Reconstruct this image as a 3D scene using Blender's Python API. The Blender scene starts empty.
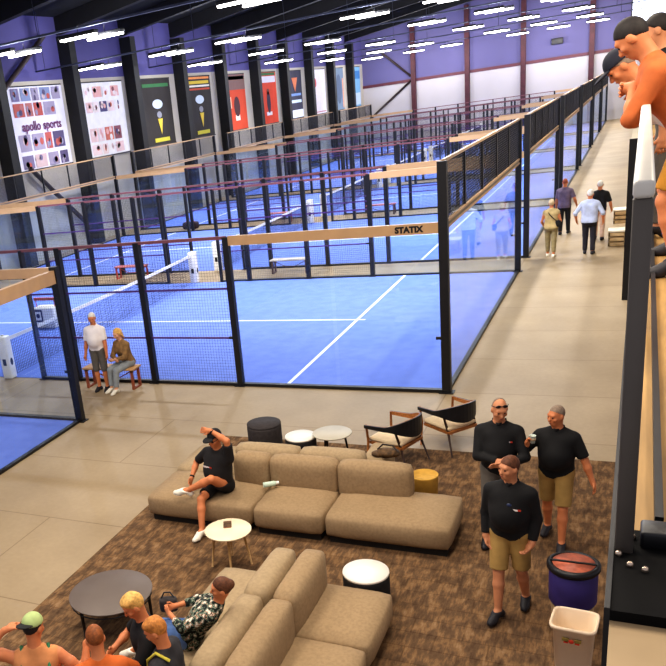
import bpy, bmesh, math, random
import numpy as np
from math import sin, cos, pi, radians
from mathutils import Vector, Matrix
random.seed(7)
S = bpy.context.scene
C = S.collection

# ------------------------------------------------------------------ basics
def lin(c):
    return tuple(((v/255.0)/12.92 if v/255.0 <= .04045 else ((v/255.0+.055)/1.055)**2.4) for v in c) + (1.0,)

MATS = {}
def mat(name, col, rough=.6, var=.12, scale=14.0, bump=0.0, metal=0.0, emit=0.0, col2=None, spec=.5, stretch=(1,1,1)):
    """procedural principled material: noise mixes two tones of one colour"""
    if name in MATS: return MATS[name]
    m = bpy.data.materials.new(name); m.use_nodes = True
    nt = m.node_tree; b = nt.nodes['Principled BSDF']
    a = lin(col)
    d = lin(col2) if col2 else tuple(min(1, v*(1-var*1.6)) for v in a[:3]) + (1,)
    tc = nt.nodes.new('ShaderNodeTexCoord'); mp = nt.nodes.new('ShaderNodeMapping')
    mp.inputs['Scale'].default_value = stretch
    nz = nt.nodes.new('ShaderNodeTexNoise'); nz.inputs['Scale'].default_value = scale; nz.inputs['Detail'].default_value = 3
    cr = nt.nodes.new('ShaderNodeValToRGB'); cr.color_ramp.elements[0].position = .35; cr.color_ramp.elements[1].position = .65
    cr.color_ramp.elements[0].color = d; cr.color_ramp.elements[1].color = a
    L = nt.links.new
    L(tc.outputs['Object'], mp.inputs['Vector']); L(mp.outputs['Vector'], nz.inputs['Vector'])
    L(nz.outputs['Fac'], cr.inputs['Fac']); L(cr.outputs['Color'], b.inputs['Base Color'])
    b.inputs['Roughness'].default_value = rough; b.inputs['Metallic'].default_value = metal
    b.inputs['Specular IOR Level'].default_value = spec
    if emit:
        b.inputs['Emission Color'].default_value = a; b.inputs['Emission Strength'].default_value = emit
    if bump:
        bp = nt.nodes.new('ShaderNodeBump'); bp.inputs['Strength'].default_value = bump; bp.inputs['Distance'].default_value = .01
        n2 = nt.nodes.new('ShaderNodeTexNoise'); n2.inputs['Scale'].default_value = scale*8
        L(mp.outputs['Vector'], n2.inputs['Vector']); L(n2.outputs['Fac'], bp.inputs['Height']); L(bp.outputs['Normal'], b.inputs['Normal'])
    MATS[name] = m
    return m

def glass_mat(name, tint, base=.05, strength=.6):
    m = bpy.data.materials.new(name); m.use_nodes = True
    nt = m.node_tree; nt.nodes.remove(nt.nodes['Principled BSDF'])
    out = nt.nodes['Material Output']; L = nt.links.new
    tr = nt.nodes.new('ShaderNodeBsdfTransparent'); tr.inputs['Color'].default_value = lin(tint)
    gl = nt.nodes.new('ShaderNodeBsdfGlossy'); gl.inputs['Roughness'].default_value = .01; gl.inputs['Color'].default_value = (.9,.95,1,1)
    fr = nt.nodes.new('ShaderNodeFresnel'); fr.inputs['IOR'].default_value = 1.5
    ge = nt.nodes.new('ShaderNodeNewGeometry'); io = nt.nodes.new('ShaderNodeMapRange')      # same pane reflectance from either side
    io.inputs['To Min'].default_value = 1.5; io.inputs['To Max'].default_value = 1/1.5
    L(ge.outputs['Backfacing'], io.inputs['Value']); L(io.outputs['Result'], fr.inputs['IOR'])
    mul = nt.nodes.new('ShaderNodeMath'); mul.operation = 'MULTIPLY'; mul.inputs[1].default_value = strength
    mx = nt.nodes.new('ShaderNodeMixShader')
    L(fr.outputs['Fac'], mul.inputs[0]); L(mul.outputs[0], mx.inputs['Fac'])
    L(tr.outputs[0], mx.inputs[1]); L(gl.outputs[0], mx.inputs[2]); L(mx.outputs[0], out.inputs['Surface'])
    return m

class MB:
    """collects shapes, then links them as ONE mesh object"""
    def __init__(s): s.v = []; s.f = []; s.m = []; s.sm = []
    def add(s, vs, fs, mi=0, smooth=False):
        o = len(s.v); s.v += [tuple(map(float, p)) for p in vs]
        s.f += [tuple(int(i)+o for i in f) for f in fs]; s.m += [mi]*len(fs); s.sm += [smooth]*len(fs)
        return s
    def box(s, x0, x1, y0, y1, z0, z1, mi=0, M=None):
        vs = [Vector(p) for p in ((x0,y0,z0),(x1,y0,z0),(x1,y1,z0),(x0,y1,z0),(x0,y0,z1),(x1,y0,z1),(x1,y1,z1),(x0,y1,z1))]
        if M is not None: vs = [M @ p for p in vs]
        return s.add(vs, [(0,3,2,1),(4,5,6,7),(0,1,5,4),(1,2,6,5),(2,3,7,6),(3,0,4,7)], mi)
    def rbox(s, x0, x1, y0, y1, z0, z1, r=.05, seg=4, mi=0, M=None, puff=0.0):
        bm = bmesh.new(); bmesh.ops.create_cube(bm, size=1)
        c = Vector(((x0+x1)/2,(y0+y1)/2,(z0+z1)/2)); d = (abs(x1-x0), abs(y1-y0), abs(z1-z0))
        for p in bm.verts: p.co = Vector((p.co.x*d[0], p.co.y*d[1], p.co.z*d[2]))
        if puff:
            bmesh.ops.subdivide_edges(bm, edges=bm.edges[:], cuts=5, use_grid_fill=True)
            for p in bm.verts:
                n = [p.co[i]/(d[i]/2) for i in range(3)]
                q = p.co.copy()
                for i in range(3):
                    o = [j for j in range(3) if j != i]
                    if abs(n[i]) > .98: q[i] += math.copysign(puff*(1-n[o[0]]**2)*(1-n[o[1]]**2), n[i])
                p.co = q
            # round the hard edges by a rounded-box projection
            for p in bm.verts:
                inner = Vector([max(-(d[i]/2-r), min(d[i]/2-r, p.co[i])) for i in range(3)])
                e = p.co-inner
                if e.length > r*1.001 and sum(abs(e[i]) > 1e-5 for i in range(3)) > 1: p.co = inner+e.normalized()*r
        else:
            bmesh.ops.bevel(bm, geom=bm.edges[:], offset=r, segments=seg, affect='EDGES', profile=.5)
        for p in bm.verts: p.co += c
        if M is not None:
            for p in bm.verts: p.co = M @ p.co
        bm.verts.index_update()
        s.add([p.co for p in bm.verts], [[v.index for v in f.verts] for f in bm.faces], mi, True); bm.free()
        return s
    def tube(s, path, r, n=8, mi=0, cap=True):
        P = [Vector(p) for p in path]; R = r if isinstance(r, (list, tuple)) else [r]*len(P)
        vs = []; fs = []
        for i, p in enumerate(P):
            t = (P[min(i+1, len(P)-1)]-P[max(i-1, 0)]).normalized()
            a = t.cross(Vector((0,0,1)) if abs(t.z) < .95 else Vector((1,0,0))).normalized(); b = t.cross(a)
            for k in range(n):
                w = 2*pi*k/n; vs.append(p+(a*cos(w)+b*sin(w))*R[i])
        for i in range(len(P)-1):
            for k in range(n): fs.append((i*n+k, i*n+(k+1)%n, (i+1)*n+(k+1)%n, (i+1)*n+k))
        if cap: fs += [tuple(range(n)), tuple(reversed(range((len(P)-1)*n, len(P)*n)))]
        return s.add(vs, fs, mi, True)
    def lathe(s, prof, c=(0,0,0), n=32, mi=0, sq=0, smooth=True):
        """profile of (radius, z); sq>0 turns the circle into a rounded square"""
        vs = []; fs = []
        for (r, z) in prof:
            for k in range(n):
                w = 2*pi*k/n; x, y = cos(w), sin(w)
                if sq: q = (abs(x)**sq+abs(y)**sq)**(-1/sq); x *= q; y *= q
                vs.append((c[0]+r*x, c[1]+r*y, c[2]+z))
        for i in range(len(prof)-1):
            for k in range(n): fs.append((i*n+k, i*n+(k+1)%n, (i+1)*n+(k+1)%n, (i+1)*n+k))
        if prof[0][0] > 1e-4: fs.append(tuple(reversed(range(n))))
        if prof[-1][0] > 1e-4: fs.append(tuple(range((len(prof)-1)*n, len(prof)*n)))
        return s.add(vs, fs, mi, smooth)
    def ball(s, c, r, M=None, mi=0, n=10):
        r = r if isinstance(r, (tuple, list)) else (r,)*3
        vs = []; fs = []
        for i in range(n+1):
            for k in range(n*2):
                a = pi*i/n; w = pi*k/n
                p = Vector((r[0]*sin(a)*cos(w), r[1]*sin(a)*sin(w), r[2]*cos(a)))
                if M is not None: p = M @ p
                vs.append(p+Vector(c))
        for i in range(n):
            for k in range(2*n): fs.append((i*2*n+k, (i+1)*2*n+k, (i+1)*2*n+(k+1)%(2*n), i*2*n+(k+1)%(2*n)))
        return s.add(vs, fs, mi, True)
    def mesh(s, name, mats):
        me = bpy.data.meshes.new(name); me.from_pydata(s.v, [], s.f)
        for m in (mats if isinstance(mats, (list, tuple)) else [mats]): me.materials.append(m)
        me.polygons.foreach_set('material_index', s.m); me.polygons.foreach_set('use_smooth', s.sm); me.update()
        return me
    def build(s, name, mats, parent=None, **kw):
        o = bpy.data.objects.new(name, s.mesh(name, mats)); C.objects.link(o)
        if parent: o.parent = parent
        for k, v in kw.items(): o[k] = v
        return o

def thing(name, label, cat, loc=(0,0,0), rz=0, group=None):
    o = bpy.data.objects.new(name, None); C.objects.link(o); o.empty_display_size = .1
    o.location = loc; o.rotation_euler = (0, 0, rz); o['label'] = label; o['category'] = cat
    if group: o['group'] = group
    return o
def tag(o, label, cat, group=None):
    o['label'] = label; o['category'] = cat
    if group: o['group'] = group
    return o
def struct(name, mb, m):
    return mb.build(name, m, kind='structure')
def dup(root, loc=None, rz=None, label=None, group=None):
    def cp(o, par):
        c = o.copy(); C.objects.link(c)
        if par: c.parent = par
        for ch in kids.get(o, []): cp(ch, c)
        return c
    kids = {}
    for o in bpy.data.objects:
        if o.parent: kids.setdefault(o.parent, []).append(o)
    r = cp(root, None)
    if loc is not None: r.location = loc
    if rz is not None: r.rotation_euler = (0, 0, rz)
    if label: r['label'] = label
    if group: r['group'] = group
    return r

def text_mesh(txt, size, M, mats, name, parent=None, extrude=.002, align='CENTER', bold=0.0):
    cu = bpy.data.curves.new('txt', 'FONT'); cu.body = txt; cu.size = size; cu.extrude = extrude; cu.align_x = align; cu.align_y = 'CENTER'; cu.offset = bold
    cu.resolution_u = 3
    tmp = bpy.data.objects.new('txt', cu); C.objects.link(tmp)
    dg = bpy.context.evaluated_depsgraph_get(); dg.update()
    me = bpy.data.meshes.new_from_object(tmp.evaluated_get(dg))
    bpy.data.objects.remove(tmp); bpy.data.curves.remove(cu)
    me.transform(M); me.materials.clear(); me.materials.append(mats); me.name = name
    o = bpy.data.objects.new(name, me); C.objects.link(o)
    if parent: o.parent = parent
    return o
def frame_M(origin, right, up):
    r = Vector(right).normalized(); u = Vector(up).normalized(); n = r.cross(u)
    M = Matrix.Identity(4)
    for i in range(3): M[i][0] = r[i]; M[i][1] = u[i]; M[i][2] = n[i]; M[i][3] = origin[i]
    return M

# ------------------------------------------------------------------ camera
cam = bpy.data.cameras.new('camera'); co = bpy.data.objects.new('camera', cam); C.objects.link(co)
cam.sensor_width = 36; cam.lens = 822.029/666*36; cam.shift_x = 181.465/666; cam.shift_y = 79.828/666
cam.clip_start = .05; cam.clip_end = 300
_yaw, _pit, _rol = .5585, .335, -.1477
_f = Vector((-sin(_yaw)*cos(_pit), cos(_yaw)*cos(_pit), -sin(_pit))); _r0 = Vector((cos(_yaw), sin(_yaw), 0)); _u0 = _r0.cross(_f)
_r = cos(_rol)*_r0+sin(_rol)*_u0; _u = -sin(_rol)*_r0+cos(_rol)*_u0
co.matrix_world = Matrix(((_r[0],_u[0],-_f[0],2.8064),(_r[1],_u[1],-_f[1],-14.4616),(_r[2],_u[2],-_f[2],5.2262),(0,0,0,1)))
S.camera = co
# ------------------------------------------------------------------ materials
BLK = mat('black_steel', (22,22,26), .45, .2, 6)
DGREY = mat('dark_grey_steel', (52,50,50), .5, .12, 5)
BEIGE_AL = mat('beige_aluminium', (190,154,114), .4, .06, 4)
WHITE = mat('white_plastic', (240,238,232), .4, .04, 8)
GLASS = glass_mat('court_glass', (249,252,255))
WIRE = mat('wire_black', (30,30,40), .5, .1, 5)
SOFA = mat('sofa_fabric', (160,135,102), .9, .10, 30, .25)
SOFA2 = mat('sofa_fabric_grey', (168,146,114), .9, .10, 30, .25)
WOOD = mat('warm_wood', (176,112,58), .5, .25, 3, stretch=(1,12,12))
WOODL = mat('pale_wood', (205,165,110), .5, .2, 3, stretch=(1,12,12))

def floor_material():
    m = bpy.data.materials.new('floor_vinyl'); m.use_nodes = True; nt = m.node_tree; L = nt.links.new; b = nt.nodes['Principled BSDF']
    tc = nt.nodes.new('ShaderNodeTexCoord')
    n1 = nt.nodes.new('ShaderNodeTexNoise'); n1.inputs['Scale'].default_value = .6; n1.inputs['Detail'].default_value = 5
    n2 = nt.nodes.new('ShaderNodeTexNoise'); n2.inputs['Scale'].default_value = 14; n2.inputs['Detail'].default_value = 3
    r1 = nt.nodes.new('ShaderNodeValToRGB'); r1.color_ramp.elements[0].position = .3; r1.color_ramp.elements[1].position = .7
    r1.color_ramp.elements[0].color = lin((154,134,105)); r1.color_ramp.elements[1].color = lin((176,155,124))
    mx = nt.nodes.new('ShaderNodeMix'); mx.data_type = 'RGBA'; mx.blend_type = 'MULTIPLY'; mx.inputs[0].default_value = .18
    br = nt.nodes.new('ShaderNodeTexBrick'); br.inputs['Scale'].default_value = 1; br.inputs['Mortar Size'].default_value = .012
    br.inputs['Brick Width'].default_value = 9; br.inputs['Row Height'].default_value = 2.0
    br.inputs['Color1'].default_value = (1,1,1,1); br.inputs['Color2'].default_value = (.94,.94,.93,1); br.inputs['Mortar'].default_value = (.62,.58,.52,1)
    m2 = nt.nodes.new('ShaderNodeMix'); m2.data_type = 'RGBA'; m2.blend_type = 'MULTIPLY'; m2.inputs[0].default_value = .8
    L(tc.outputs['Object'], n1.inputs['Vector']); L(tc.outputs['Object'], n2.inputs['Vector']); L(tc.outputs['Object'], br.inputs['Vector'])
    L(n1.outputs['Fac'], r1.inputs['Fac']); L(r1.outputs['Color'], mx.inputs[6]); L(n2.outputs['Fac'], mx.inputs[7])
    L(mx.outputs[2], m2.inputs[6]); L(br.outputs['Color'], m2.inputs[7]); L(m2.outputs[2], b.inputs['Base Color'])
    b.inputs['Roughness'].default_value = .5; b.inputs['Specular IOR Level'].default_value = .3
    return m
def rug_material():
    m = bpy.data.materials.new('lounge_carpet'); m.use_nodes = True; nt = m.node_tree; L = nt.links.new; b = nt.nodes['Principled BSDF']
    tc = nt.nodes.new('ShaderNodeTexCoord'); mp = nt.nodes.new('ShaderNodeMapping'); mp.inputs['Scale'].default_value = (17, 3.6, 1)
    n1 = nt.nodes.new('ShaderNodeTexNoise'); n1.inputs['Scale'].default_value = 1.5; n1.inputs['Detail'].default_value = 6; n1.inputs['Roughness'].default_value = .7
    mp2 = nt.nodes.new('ShaderNodeMapping'); mp2.inputs['Scale'].default_value = (6, 3.2, 1)
    n2 = nt.nodes.new('ShaderNodeTexNoise'); n2.inputs['Scale'].default_value = 1.6; n2.inputs['Detail'].default_value = 5
    br = nt.nodes.new('ShaderNodeTexBrick'); br.inputs['Scale'].default_value = 1; br.inputs['Brick Width'].default_value = .5; br.inputs['Row Height'].default_value = .25
    br.inputs['Mortar Size'].default_value = .008; br.inputs['Color1'].default_value = (1,1,1,1); br.inputs['Color2'].default_value = (.82,.8,.78,1); br.inputs['Mortar'].default_value = (.6,.56,.52,1)
    ad = nt.nodes.new('ShaderNodeMath'); ad.operation = 'ADD'
    hv = nt.nodes.new('ShaderNodeMath'); hv.operation = 'MULTIPLY'; hv.inputs[1].default_value = .5
    cr = nt.nodes.new('ShaderNodeValToRGB'); e = cr.color_ramp.elements
    e[0].position = .32; e[0].color = lin((72,55,42)); e[1].position = .70; e[1].color = lin((160,132,102))
    k = e.new(.48); k.color = lin((104,82,62)); k = e.new(.55); k.color = lin((130,101,72))
    mx = nt.nodes.new('ShaderNodeMix'); mx.data_type = 'RGBA'; mx.blend_type = 'MULTIPLY'; mx.inputs[0].default_value = .6
    L(tc.outputs['Object'], mp.inputs['Vector']); L(tc.outputs['Object'], mp2.inputs['Vector']); L(tc.outputs['Object'], br.inputs['Vector'])
    L(mp.outputs['Vector'], n1.inputs['Vector']); L(mp2.outputs['Vector'], n2.inputs['Vector'])
    L(n1.outputs['Fac'], ad.inputs[0]); L(n2.outputs['Fac'], ad.inputs[1]); L(ad.outputs[0], hv.inputs[0]); L(hv.outputs[0], cr.inputs['Fac'])
    L(cr.outputs['Color'], mx.inputs[6]); L(br.outputs['Color'], mx.inputs[7]); L(mx.outputs[2], b.inputs['Base Color'])
    b.inputs['Roughness'].default_value = .95; b.inputs['Specular IOR Level'].default_value = .1
    bp = nt.nodes.new('ShaderNodeBump'); bp.inputs['Strength'].default_value = .3; n3 = nt.nodes.new('ShaderNodeTexNoise'); n3.inputs['Scale'].default_value = 160
    L(tc.outputs['Object'], n3.inputs['Vector']); L(n3.outputs['Fac'], bp.inputs['Height']); L(bp.outputs['Normal'], b.inputs['Normal'])
    return m
TURF = mat('blue_turf', (112,136,216), .85, .05, 3.0, .2, col2=(104,128,210), spec=.2)
LINE = mat('white_line', (236,240,250), .8, .03, 5, spec=.2)

# ------------------------------------------------------------------ the hall
b = MB(); b.box(-30, 9, -16, 71, -.2, 0); struct('floor', b, floor_material())
b = MB(); b.box(-3.2, 5.5, -15.5, -2.6, .0, .008)
rug = struct('floor_carpet', b, rug_material())

WALL_L = mat('wall_lower_panel', (190,182,168), .8, .08, .5)
WALL_U = mat('wall_upper_violet', (92,86,140), .8, .1, .4)  # violet colour for the upper part of the left wall
b = MB(); b.box(-21.2, -21, -1.5, 71.2, 0, 7.75, 0); b.box(-21.2, -21, -1.5, 71.2, 7.75, 10.6, 1)
struct('wall_left', b, [WALL_L, WALL_U])
FARW = mat('far_wall_lower', (196,190,190), .8, .05, .3); FARU = mat('far_wall_upper', (106,101,144), .8, .08, .2)
b = MB(); b.box(-21.2, 9, 71, 71.2, 0, 5.6, 0); b.box(-21.2, 9, 71, 71.2, 5.6, 14, 1)
struct('wall_far', b, [FARW, FARU])
CREAM = mat('corridor_wall_paint', (190,176,150), .8, .05, 1)
b = MB(); b.box(2.6, 2.76, 6.6, 71, 0, 3.5)
struct('wall_right', b, CREAM)
b = MB(); b.box(2.57, 2.79, 6.52, 6.6, 0, 3.5); struct('trim_1', b, BLK)
b = MB(); b.box(-21, 2.8, 70.9, 71, 5.5, 5.75); struct('trim_2', b, mat('red_beam', (104,50,60), .5))
ROOF = mat('roof_black', (12,11,14), .9, .3, 1.2)
def rz_(x): return 10.45+.13*(x+21) if x < -6 else 12.4-.13*(x+6)
b = MB()
b.add([(-21.3,-2,rz_(-21.3)),(-6,-2,12.4),(9,-2,rz_(9)),(-21.3,71.3,rz_(-21.3)),(-6,71.3,12.4),(9,71.3,rz_(9)),
       (-21.3,-2,rz_(-21.3)+.2),(-6,-2,12.6),(9,-2,rz_(9)+.2),(-21.3,71.3,rz_(-21.3)+.2),(-6,71.3,12.6),(9,71.3,rz_(9)+.2)],
      [(0,3,4,1),(1,4,5,2),(6,7,10,9),(7,8,11,10),(0,1,7,6),(1,2,8,7),(3,9,10,4),(4,10,11,5),(0,6,9,3),(2,5,11,8)])
struct('ceiling', b, ROOF)

# steel frames along the left wall: column and rafter are one welded frame
COLM = mat('frame_steel', (20,18,19), .7, .2, 2)
for i in range(11):
    y = 14.75+5.68*i
    b = MB()
    b.box(-21, -20.35, y-.26, y+.26, 0, 9.6)
    xs = [-20.6, -6, 8.5]
    for (xa, xb) in ((-21, -6), (-6, 8.8)):
        za, zb = rz_(xa), rz_(xb)
        b.add([(xa,y-.2,za-.75),(xb,y-.2,zb-.75),(xb,y+.2,zb-.75),(xa,y+.2,za-.75),(xa,y-.2,za-.02),(xb,y-.2,zb-.02),(xb,y+.2,zb-.02),(xa,y+.2,za-.02)],
              [(0,3,2,1),(4,5,6,7),(0,1,5,4),(1,2,6,5),(2,3,7,6),(3,0,4,7)])
    o = b.build('trim_%d' % (10+i), COLM, kind='structure')
for i, x in enumerate((-16.15, -11.35, -6.65, -1.3)):
    b = MB(); b.box(x-.2, x+.2, 70.6, 71, 0, rz_(x)-.5); struct('trim_%d' % (30+i), b, mat('far_column', (84,36,44), .6, .2, 2))
# sloping wind braces of the wall bays
BRACE = mat('brace_steel', (62,48,46), .6)
def brace(a, c, label):
    o = MB().tube([a, c], .11, 6).build('wind_brace', BRACE); tag(o, label, 'brace')
brace((-20.77, 18.9, 9.6), (-20.77, 15.3, 7.4), 'dark sloping steel brace above the sports collage banner')
brace((-20.77, 16.2, 4.1), (-20.77, 20.6, .5), 'dark sloping steel brace below the sports collage banner')
brace((-20.6, 70.86, 2.5), (-16.4, 70.86, 5.6), 'thin dark brace rising across the corner bay of far wall')
brace((-19.2, 70.86, 8.6), (-16.4, 70.86, 6.0), 'short thin brace falling to the first far wall column')
# small dark box on the far wall
t = thing('wall_speaker', 'small dark box mounted high on the far wall', 'speaker', (-3.95, 70.99, 7.0))
MB().rbox(-.45, .45, -.5, -.06, -.25, .25, .05, 2).build('housing', DGREY, t); MB().box(-.05, .05, -.08, .0, -.1, .1).build('bracket', BLK, t)

glow = struct('glow_panel_1', MB().box(1.6, 4.6, 70.93, 70.97, 5.9, 10.2), mat('glow_pane', (226,232,255), .4, .04, .5, emit=2.6))  # framed glowing panel added to stand in for a bright glare
b = MB(); b.box(1.5, 1.6, 70.88, 71, 5.8, 10.3); b.box(4.6, 4.7, 70.88, 71, 5.8, 10.3); b.box(1.6, 4.6, 70.88, 71, 5.8, 5.9); b.box(1.6, 4.6, 70.88, 71, 10.2, 10.3)
b.box(3.07, 3.13, 70.9, 70.99, 5.9, 10.2); b.build('glow_frame', DGREY, glow)
# ------------------------------------------------------------------ ceiling lights on cable trays
LEDM = mat('led_white', (255,250,245), .5, 0, 1, emit=9)
TRAY = mat('tray_grey', (70,74,92), .5, .2, 3)
ROWS = [7.6, 18.2, 28.7, 39.7, 50.8, 62.0]
RANK = ['first', 'second', 'third', 'fourth', 'fifth', 'last']
COLX = [-.5, -3.2, -6.1, -11.1, -14.1, -17.6]
b0 = MB(); b0.rbox(-.62, .62, -.12, .12, .03, .13, .015, 2); hous = b0.mesh('housing', BLK)
b1 = MB(); b1.rbox(-.60, .60, -.08, .08, -.03, .035, .02, 2); diff = b1.mesh('diffuser', LEDM)
b2 = MB()
b2.tube([(0,0,.13), (0,0,.32)], .012, 4)
hang = b2.mesh('hanger', BLK)
proto = thing('ceiling_light', 'white LED strip light hanging in the first row over the courts', 'light', (0,0,0), 0, 'strip lights over the courts')
for nm, me in (('housing', hous), ('diffuser', diff), ('hanger', hang)):
    o = bpy.data.objects.new(nm, me); C.objects.link(o); o.parent = proto
first = True
def lamp(x, y, z, e, col, kind='POINT', r=.06, name='lamp', rot=None, size=1, sizey=None):
    l = bpy.data.lights.new(name, kind); l.energy = e; l.color = col
    if kind == 'AREA':
        l.size = size
        if sizey: l.shape = 'RECTANGLE'; l.size_y = sizey
    else: l.shadow_soft_size = r
    if kind == 'SPOT': l.spot_size = radians(140); l.spot_blend = 1
    o = bpy.data.objects.new(name, l); C.objects.link(o); o.location = (x, y, z)
    if rot: o.rotation_euler = rot
    return o
for ri, y in enumerate(ROWS):
    lab = 'white LED strip light in the %s row of lights counting from the lounge' % RANK[ri]
    for ci, x in enumerate(COLX):
        for k, (dx, dy) in enumerate(((-.14,-.5), (.14,.5))):
            loc = (x+dx, y+dy, 7.8)
            if first: proto.location = loc; proto['label'] = lab; first = False
            else: dup(proto, loc, label=lab)
        lamp(x, y, 7.70, 1250, (.96,.96,1), 'SPOT', .08)
        lamp(x, y, 7.62, 230, (.95,.96,1), 'POINT', .08)
    b = MB(); b.box(-21, 3, y-.06, y+.06, 8.1, 8.16)
    for xx in (-20.5, -13, -6, 1): b.tube([(xx,y,8.15),(xx,y,rz_(xx)-.01)], .012, 4)
    tag(b.build('cable_tray', TRAY), 'grey cable tray crossing the hall above the %s row of lights' % RANK[ri], 'cable tray')

for x in COLX: lamp(x, 67.2, 7.0, 330, (1,.96,.92), 'POINT', .08, name='far_wall_fill')  # unseen lamps added to brighten the far wall in soft pools
lamp(1.4, 66, 5.5, 260, (1,.93,.82), 'POINT', .08, name='far_wall_fill')  # one more unseen lamp added to brighten the corridor end
# ------------------------------------------------------------------ banners on the left wall
def banner(yc, w, base, items, label, texts=(), z0=4.0, z1=7.55):
    """fabric sheet with printed patches: one mesh; lettering as a part"""
    t = thing('wall_banner', label, 'banner', (-20.96, yc, z0))
    mats = [mat('bn_%d_%d_%d' % base, base, .8, .05, 3)]; idx = {}
    h = z1-z0
    b = MB(); n = 10
    vs = []; fs = []
    for i in range(n+1):
        for j in range(n+1):
            u = i/n; v = j/n; vs.append((.03+.012*sin(u*17+v*3), (u-.5)*w, v*h))
    for i in range(n):
        for j in range(n): fs.append((i*(n+1)+j, (i+1)*(n+1)+j, (i+1)*(n+1)+j+1, i*(n+1)+j+1))
    b.add(vs, fs, 0, True)
    for (kind, u, v, du, dv, c) in items:      # u,v centre in 0..1, du,dv size in 0..1
        if c not in idx:
            idx[c] = len(mats); mats.append(mat('bn_%d_%d_%d' % c, c, .8, .05, 3))
        y = (u-.5)*w; z = v*h
        if kind == 'r': b.add([(.05,y-du*w/2,z-dv*h/2),(.05,y+du*w/2,z-dv*h/2),(.05,y+du*w/2,z+dv*h/2),(.05,y-du*w/2,z+dv*h/2)], [(0,1,2,3)], idx[c])
        if kind == 'e':
            q = [(.055, y+du*w/2*cos(k*pi/12), z+dv*h/2*sin(k*pi/12)) for k in range(24)]; b.add(q, [tuple(range(24))], idx[c])
        if kind == 't': b.add([(.058,y-du*w/2,z+dv*h/2),(.058,y,z-dv*h/2),(.058,y+du*w/2,z+dv*h/2)], [(0,1,2)], idx[c])
    b.build('sheet', mats, t)
    for zz in (h, 0): MB().tube([(.04,-w/2,zz), (.04,w/2,zz)], .03, 6).build('hem_bar', DGREY, t)
    for (s, size, u, v, c) in texts:
        M = frame_M((.065, (u-.5)*w, v*h), (0,1,0), (0,0,1))
        text_mesh(s, size, M, mat('ink_%d_%d_%d' % c, c, .8, 0, 3), 'lettering', t, bold=.012)
    return t
rnd = random.Random(3)
def collage(rows, pal, skip=()):
    out = []
    for (v, dv) in rows:
        u = .05
        while u < .93:
            du = rnd.uniform(.12, .24)
            if u+du > .97: break
            c = rnd.choice(pal); out.append(('r', u+du/2, v, du*.92, dv, c))
            for k in range(3): out.append(('e', u+du*rnd.uniform(.25,.75), v+dv*rnd.uniform(-.3,.3), du*.3, dv*.45, rnd.choice(pal)))
            u += du+.015
    return out
PAL1 = [(150,140,160),(176,110,104),(120,110,140),(196,170,170),(90,80,110),(180,90,80),(160,150,170),(130,140,170)]
PAL2 = [(236,180,170),(246,230,224),(150,90,96),(250,244,240),(238,205,200),(90,80,120),(245,220,215),(214,120,100)]
banner(17.75, 4.1, (226,222,232), collage([(.9,.15),(.72,.16),(.33,.2),(.1,.16)], PAL1), 'large sports photo collage banner, nearest on the left wall',
       [('apollo', .56, .32, .52, (110,60,100)), ('sports', .56, .71, .52, (110,60,100))])
banner(23.4, 3.9, (248,244,240), collage([(.87,.14),(.67,.14),(.3,.18),(.1,.14)], PAL2), 'white banner with scattered small colour photos on the left wall')
for (yc, c1, c2, lab) in ((28.95,(52,46,42),(60,120,70),'dark banner with green heading and pale oval emblem'), (34.4,(46,40,38),(220,190,60),'dark banner with bright striped heading and white oval emblem')):
    it = [('r',.5,.9,.86,.05,c2),('e',.5,.62,.34,.14,(214,226,236)),('e',.52,.46,.16,.1,(150,150,156)),('t',.53,.28,.16,.24,(230,200,70)),('r',.53,.08,.5,.06,(200,190,60))]
    if yc > 30: it += [('r',.5,.97,.9,.035,(240,150,80)),('r',.5,.84,.9,.03,(236,230,210)),('r',.5,.79,.9,.03,(200,80,50))]
    banner(yc, 3.5, c1, it, lab)
banner(40.0, 3.3, (200,72,40), [('r',.5,.86,.98,.28,(120,90,84)),('r',.5,.93,.9,.06,(90,130,190)),('e',.5,.42,.3,.36,(70,36,40)),('r',.5,.22,.22,.1,(240,220,210)),('r',.18,.5,.12,.2,(230,180,150))],
       'orange banner with grey top and dark figure on the left wall')
banner(45.8, 3.5, (222,70,36), [('r',.5,.86,.9,.12,(232,226,236)),('r',.5,.96,.9,.05,(60,110,60)),('e',.5,.42,.2,.42,(60,40,60)),('e',.5,.62,.12,.12,(120,70,60)),('r',.5,.2,.3,.07,(240,230,230))],
       'bright orange banner with white heading and dark bottle shape')
banner(51.5, 3.3, (52,52,70), [('t',.5,.7,.4,.3,(210,120,80)),('r',.5,.36,.8,.06,(200,220,240)),('r',.5,.1,.98,.16,(220,226,240)),('r',.5,.5,.8,.05,(120,150,200))],
       'dark blue banner with pale stripe along its foot')
banner(57.2, 3.8, (246,238,240), [('e',.3,.7,.16,.2,(216,90,90)),('r',.5,.05,.9,.02,(200,120,130))], 'nearly blank white banner with a small red mark')
banner(62.9, 3.0, (110,130,150), [('e',.5,.5,.5,.7,(80,96,120)),('r',.9,.4,.1,.7,(220,160,130))], 'grey blue banner, second from the far corner')
banner(68.4, 2.8, (120,170,210), [('r',.5,.2,.9,.3,(190,210,230)),('r',.5,.8,.9,.2,(60,120,180))], 'light blue banner nearest the far corner of the hall')
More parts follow.
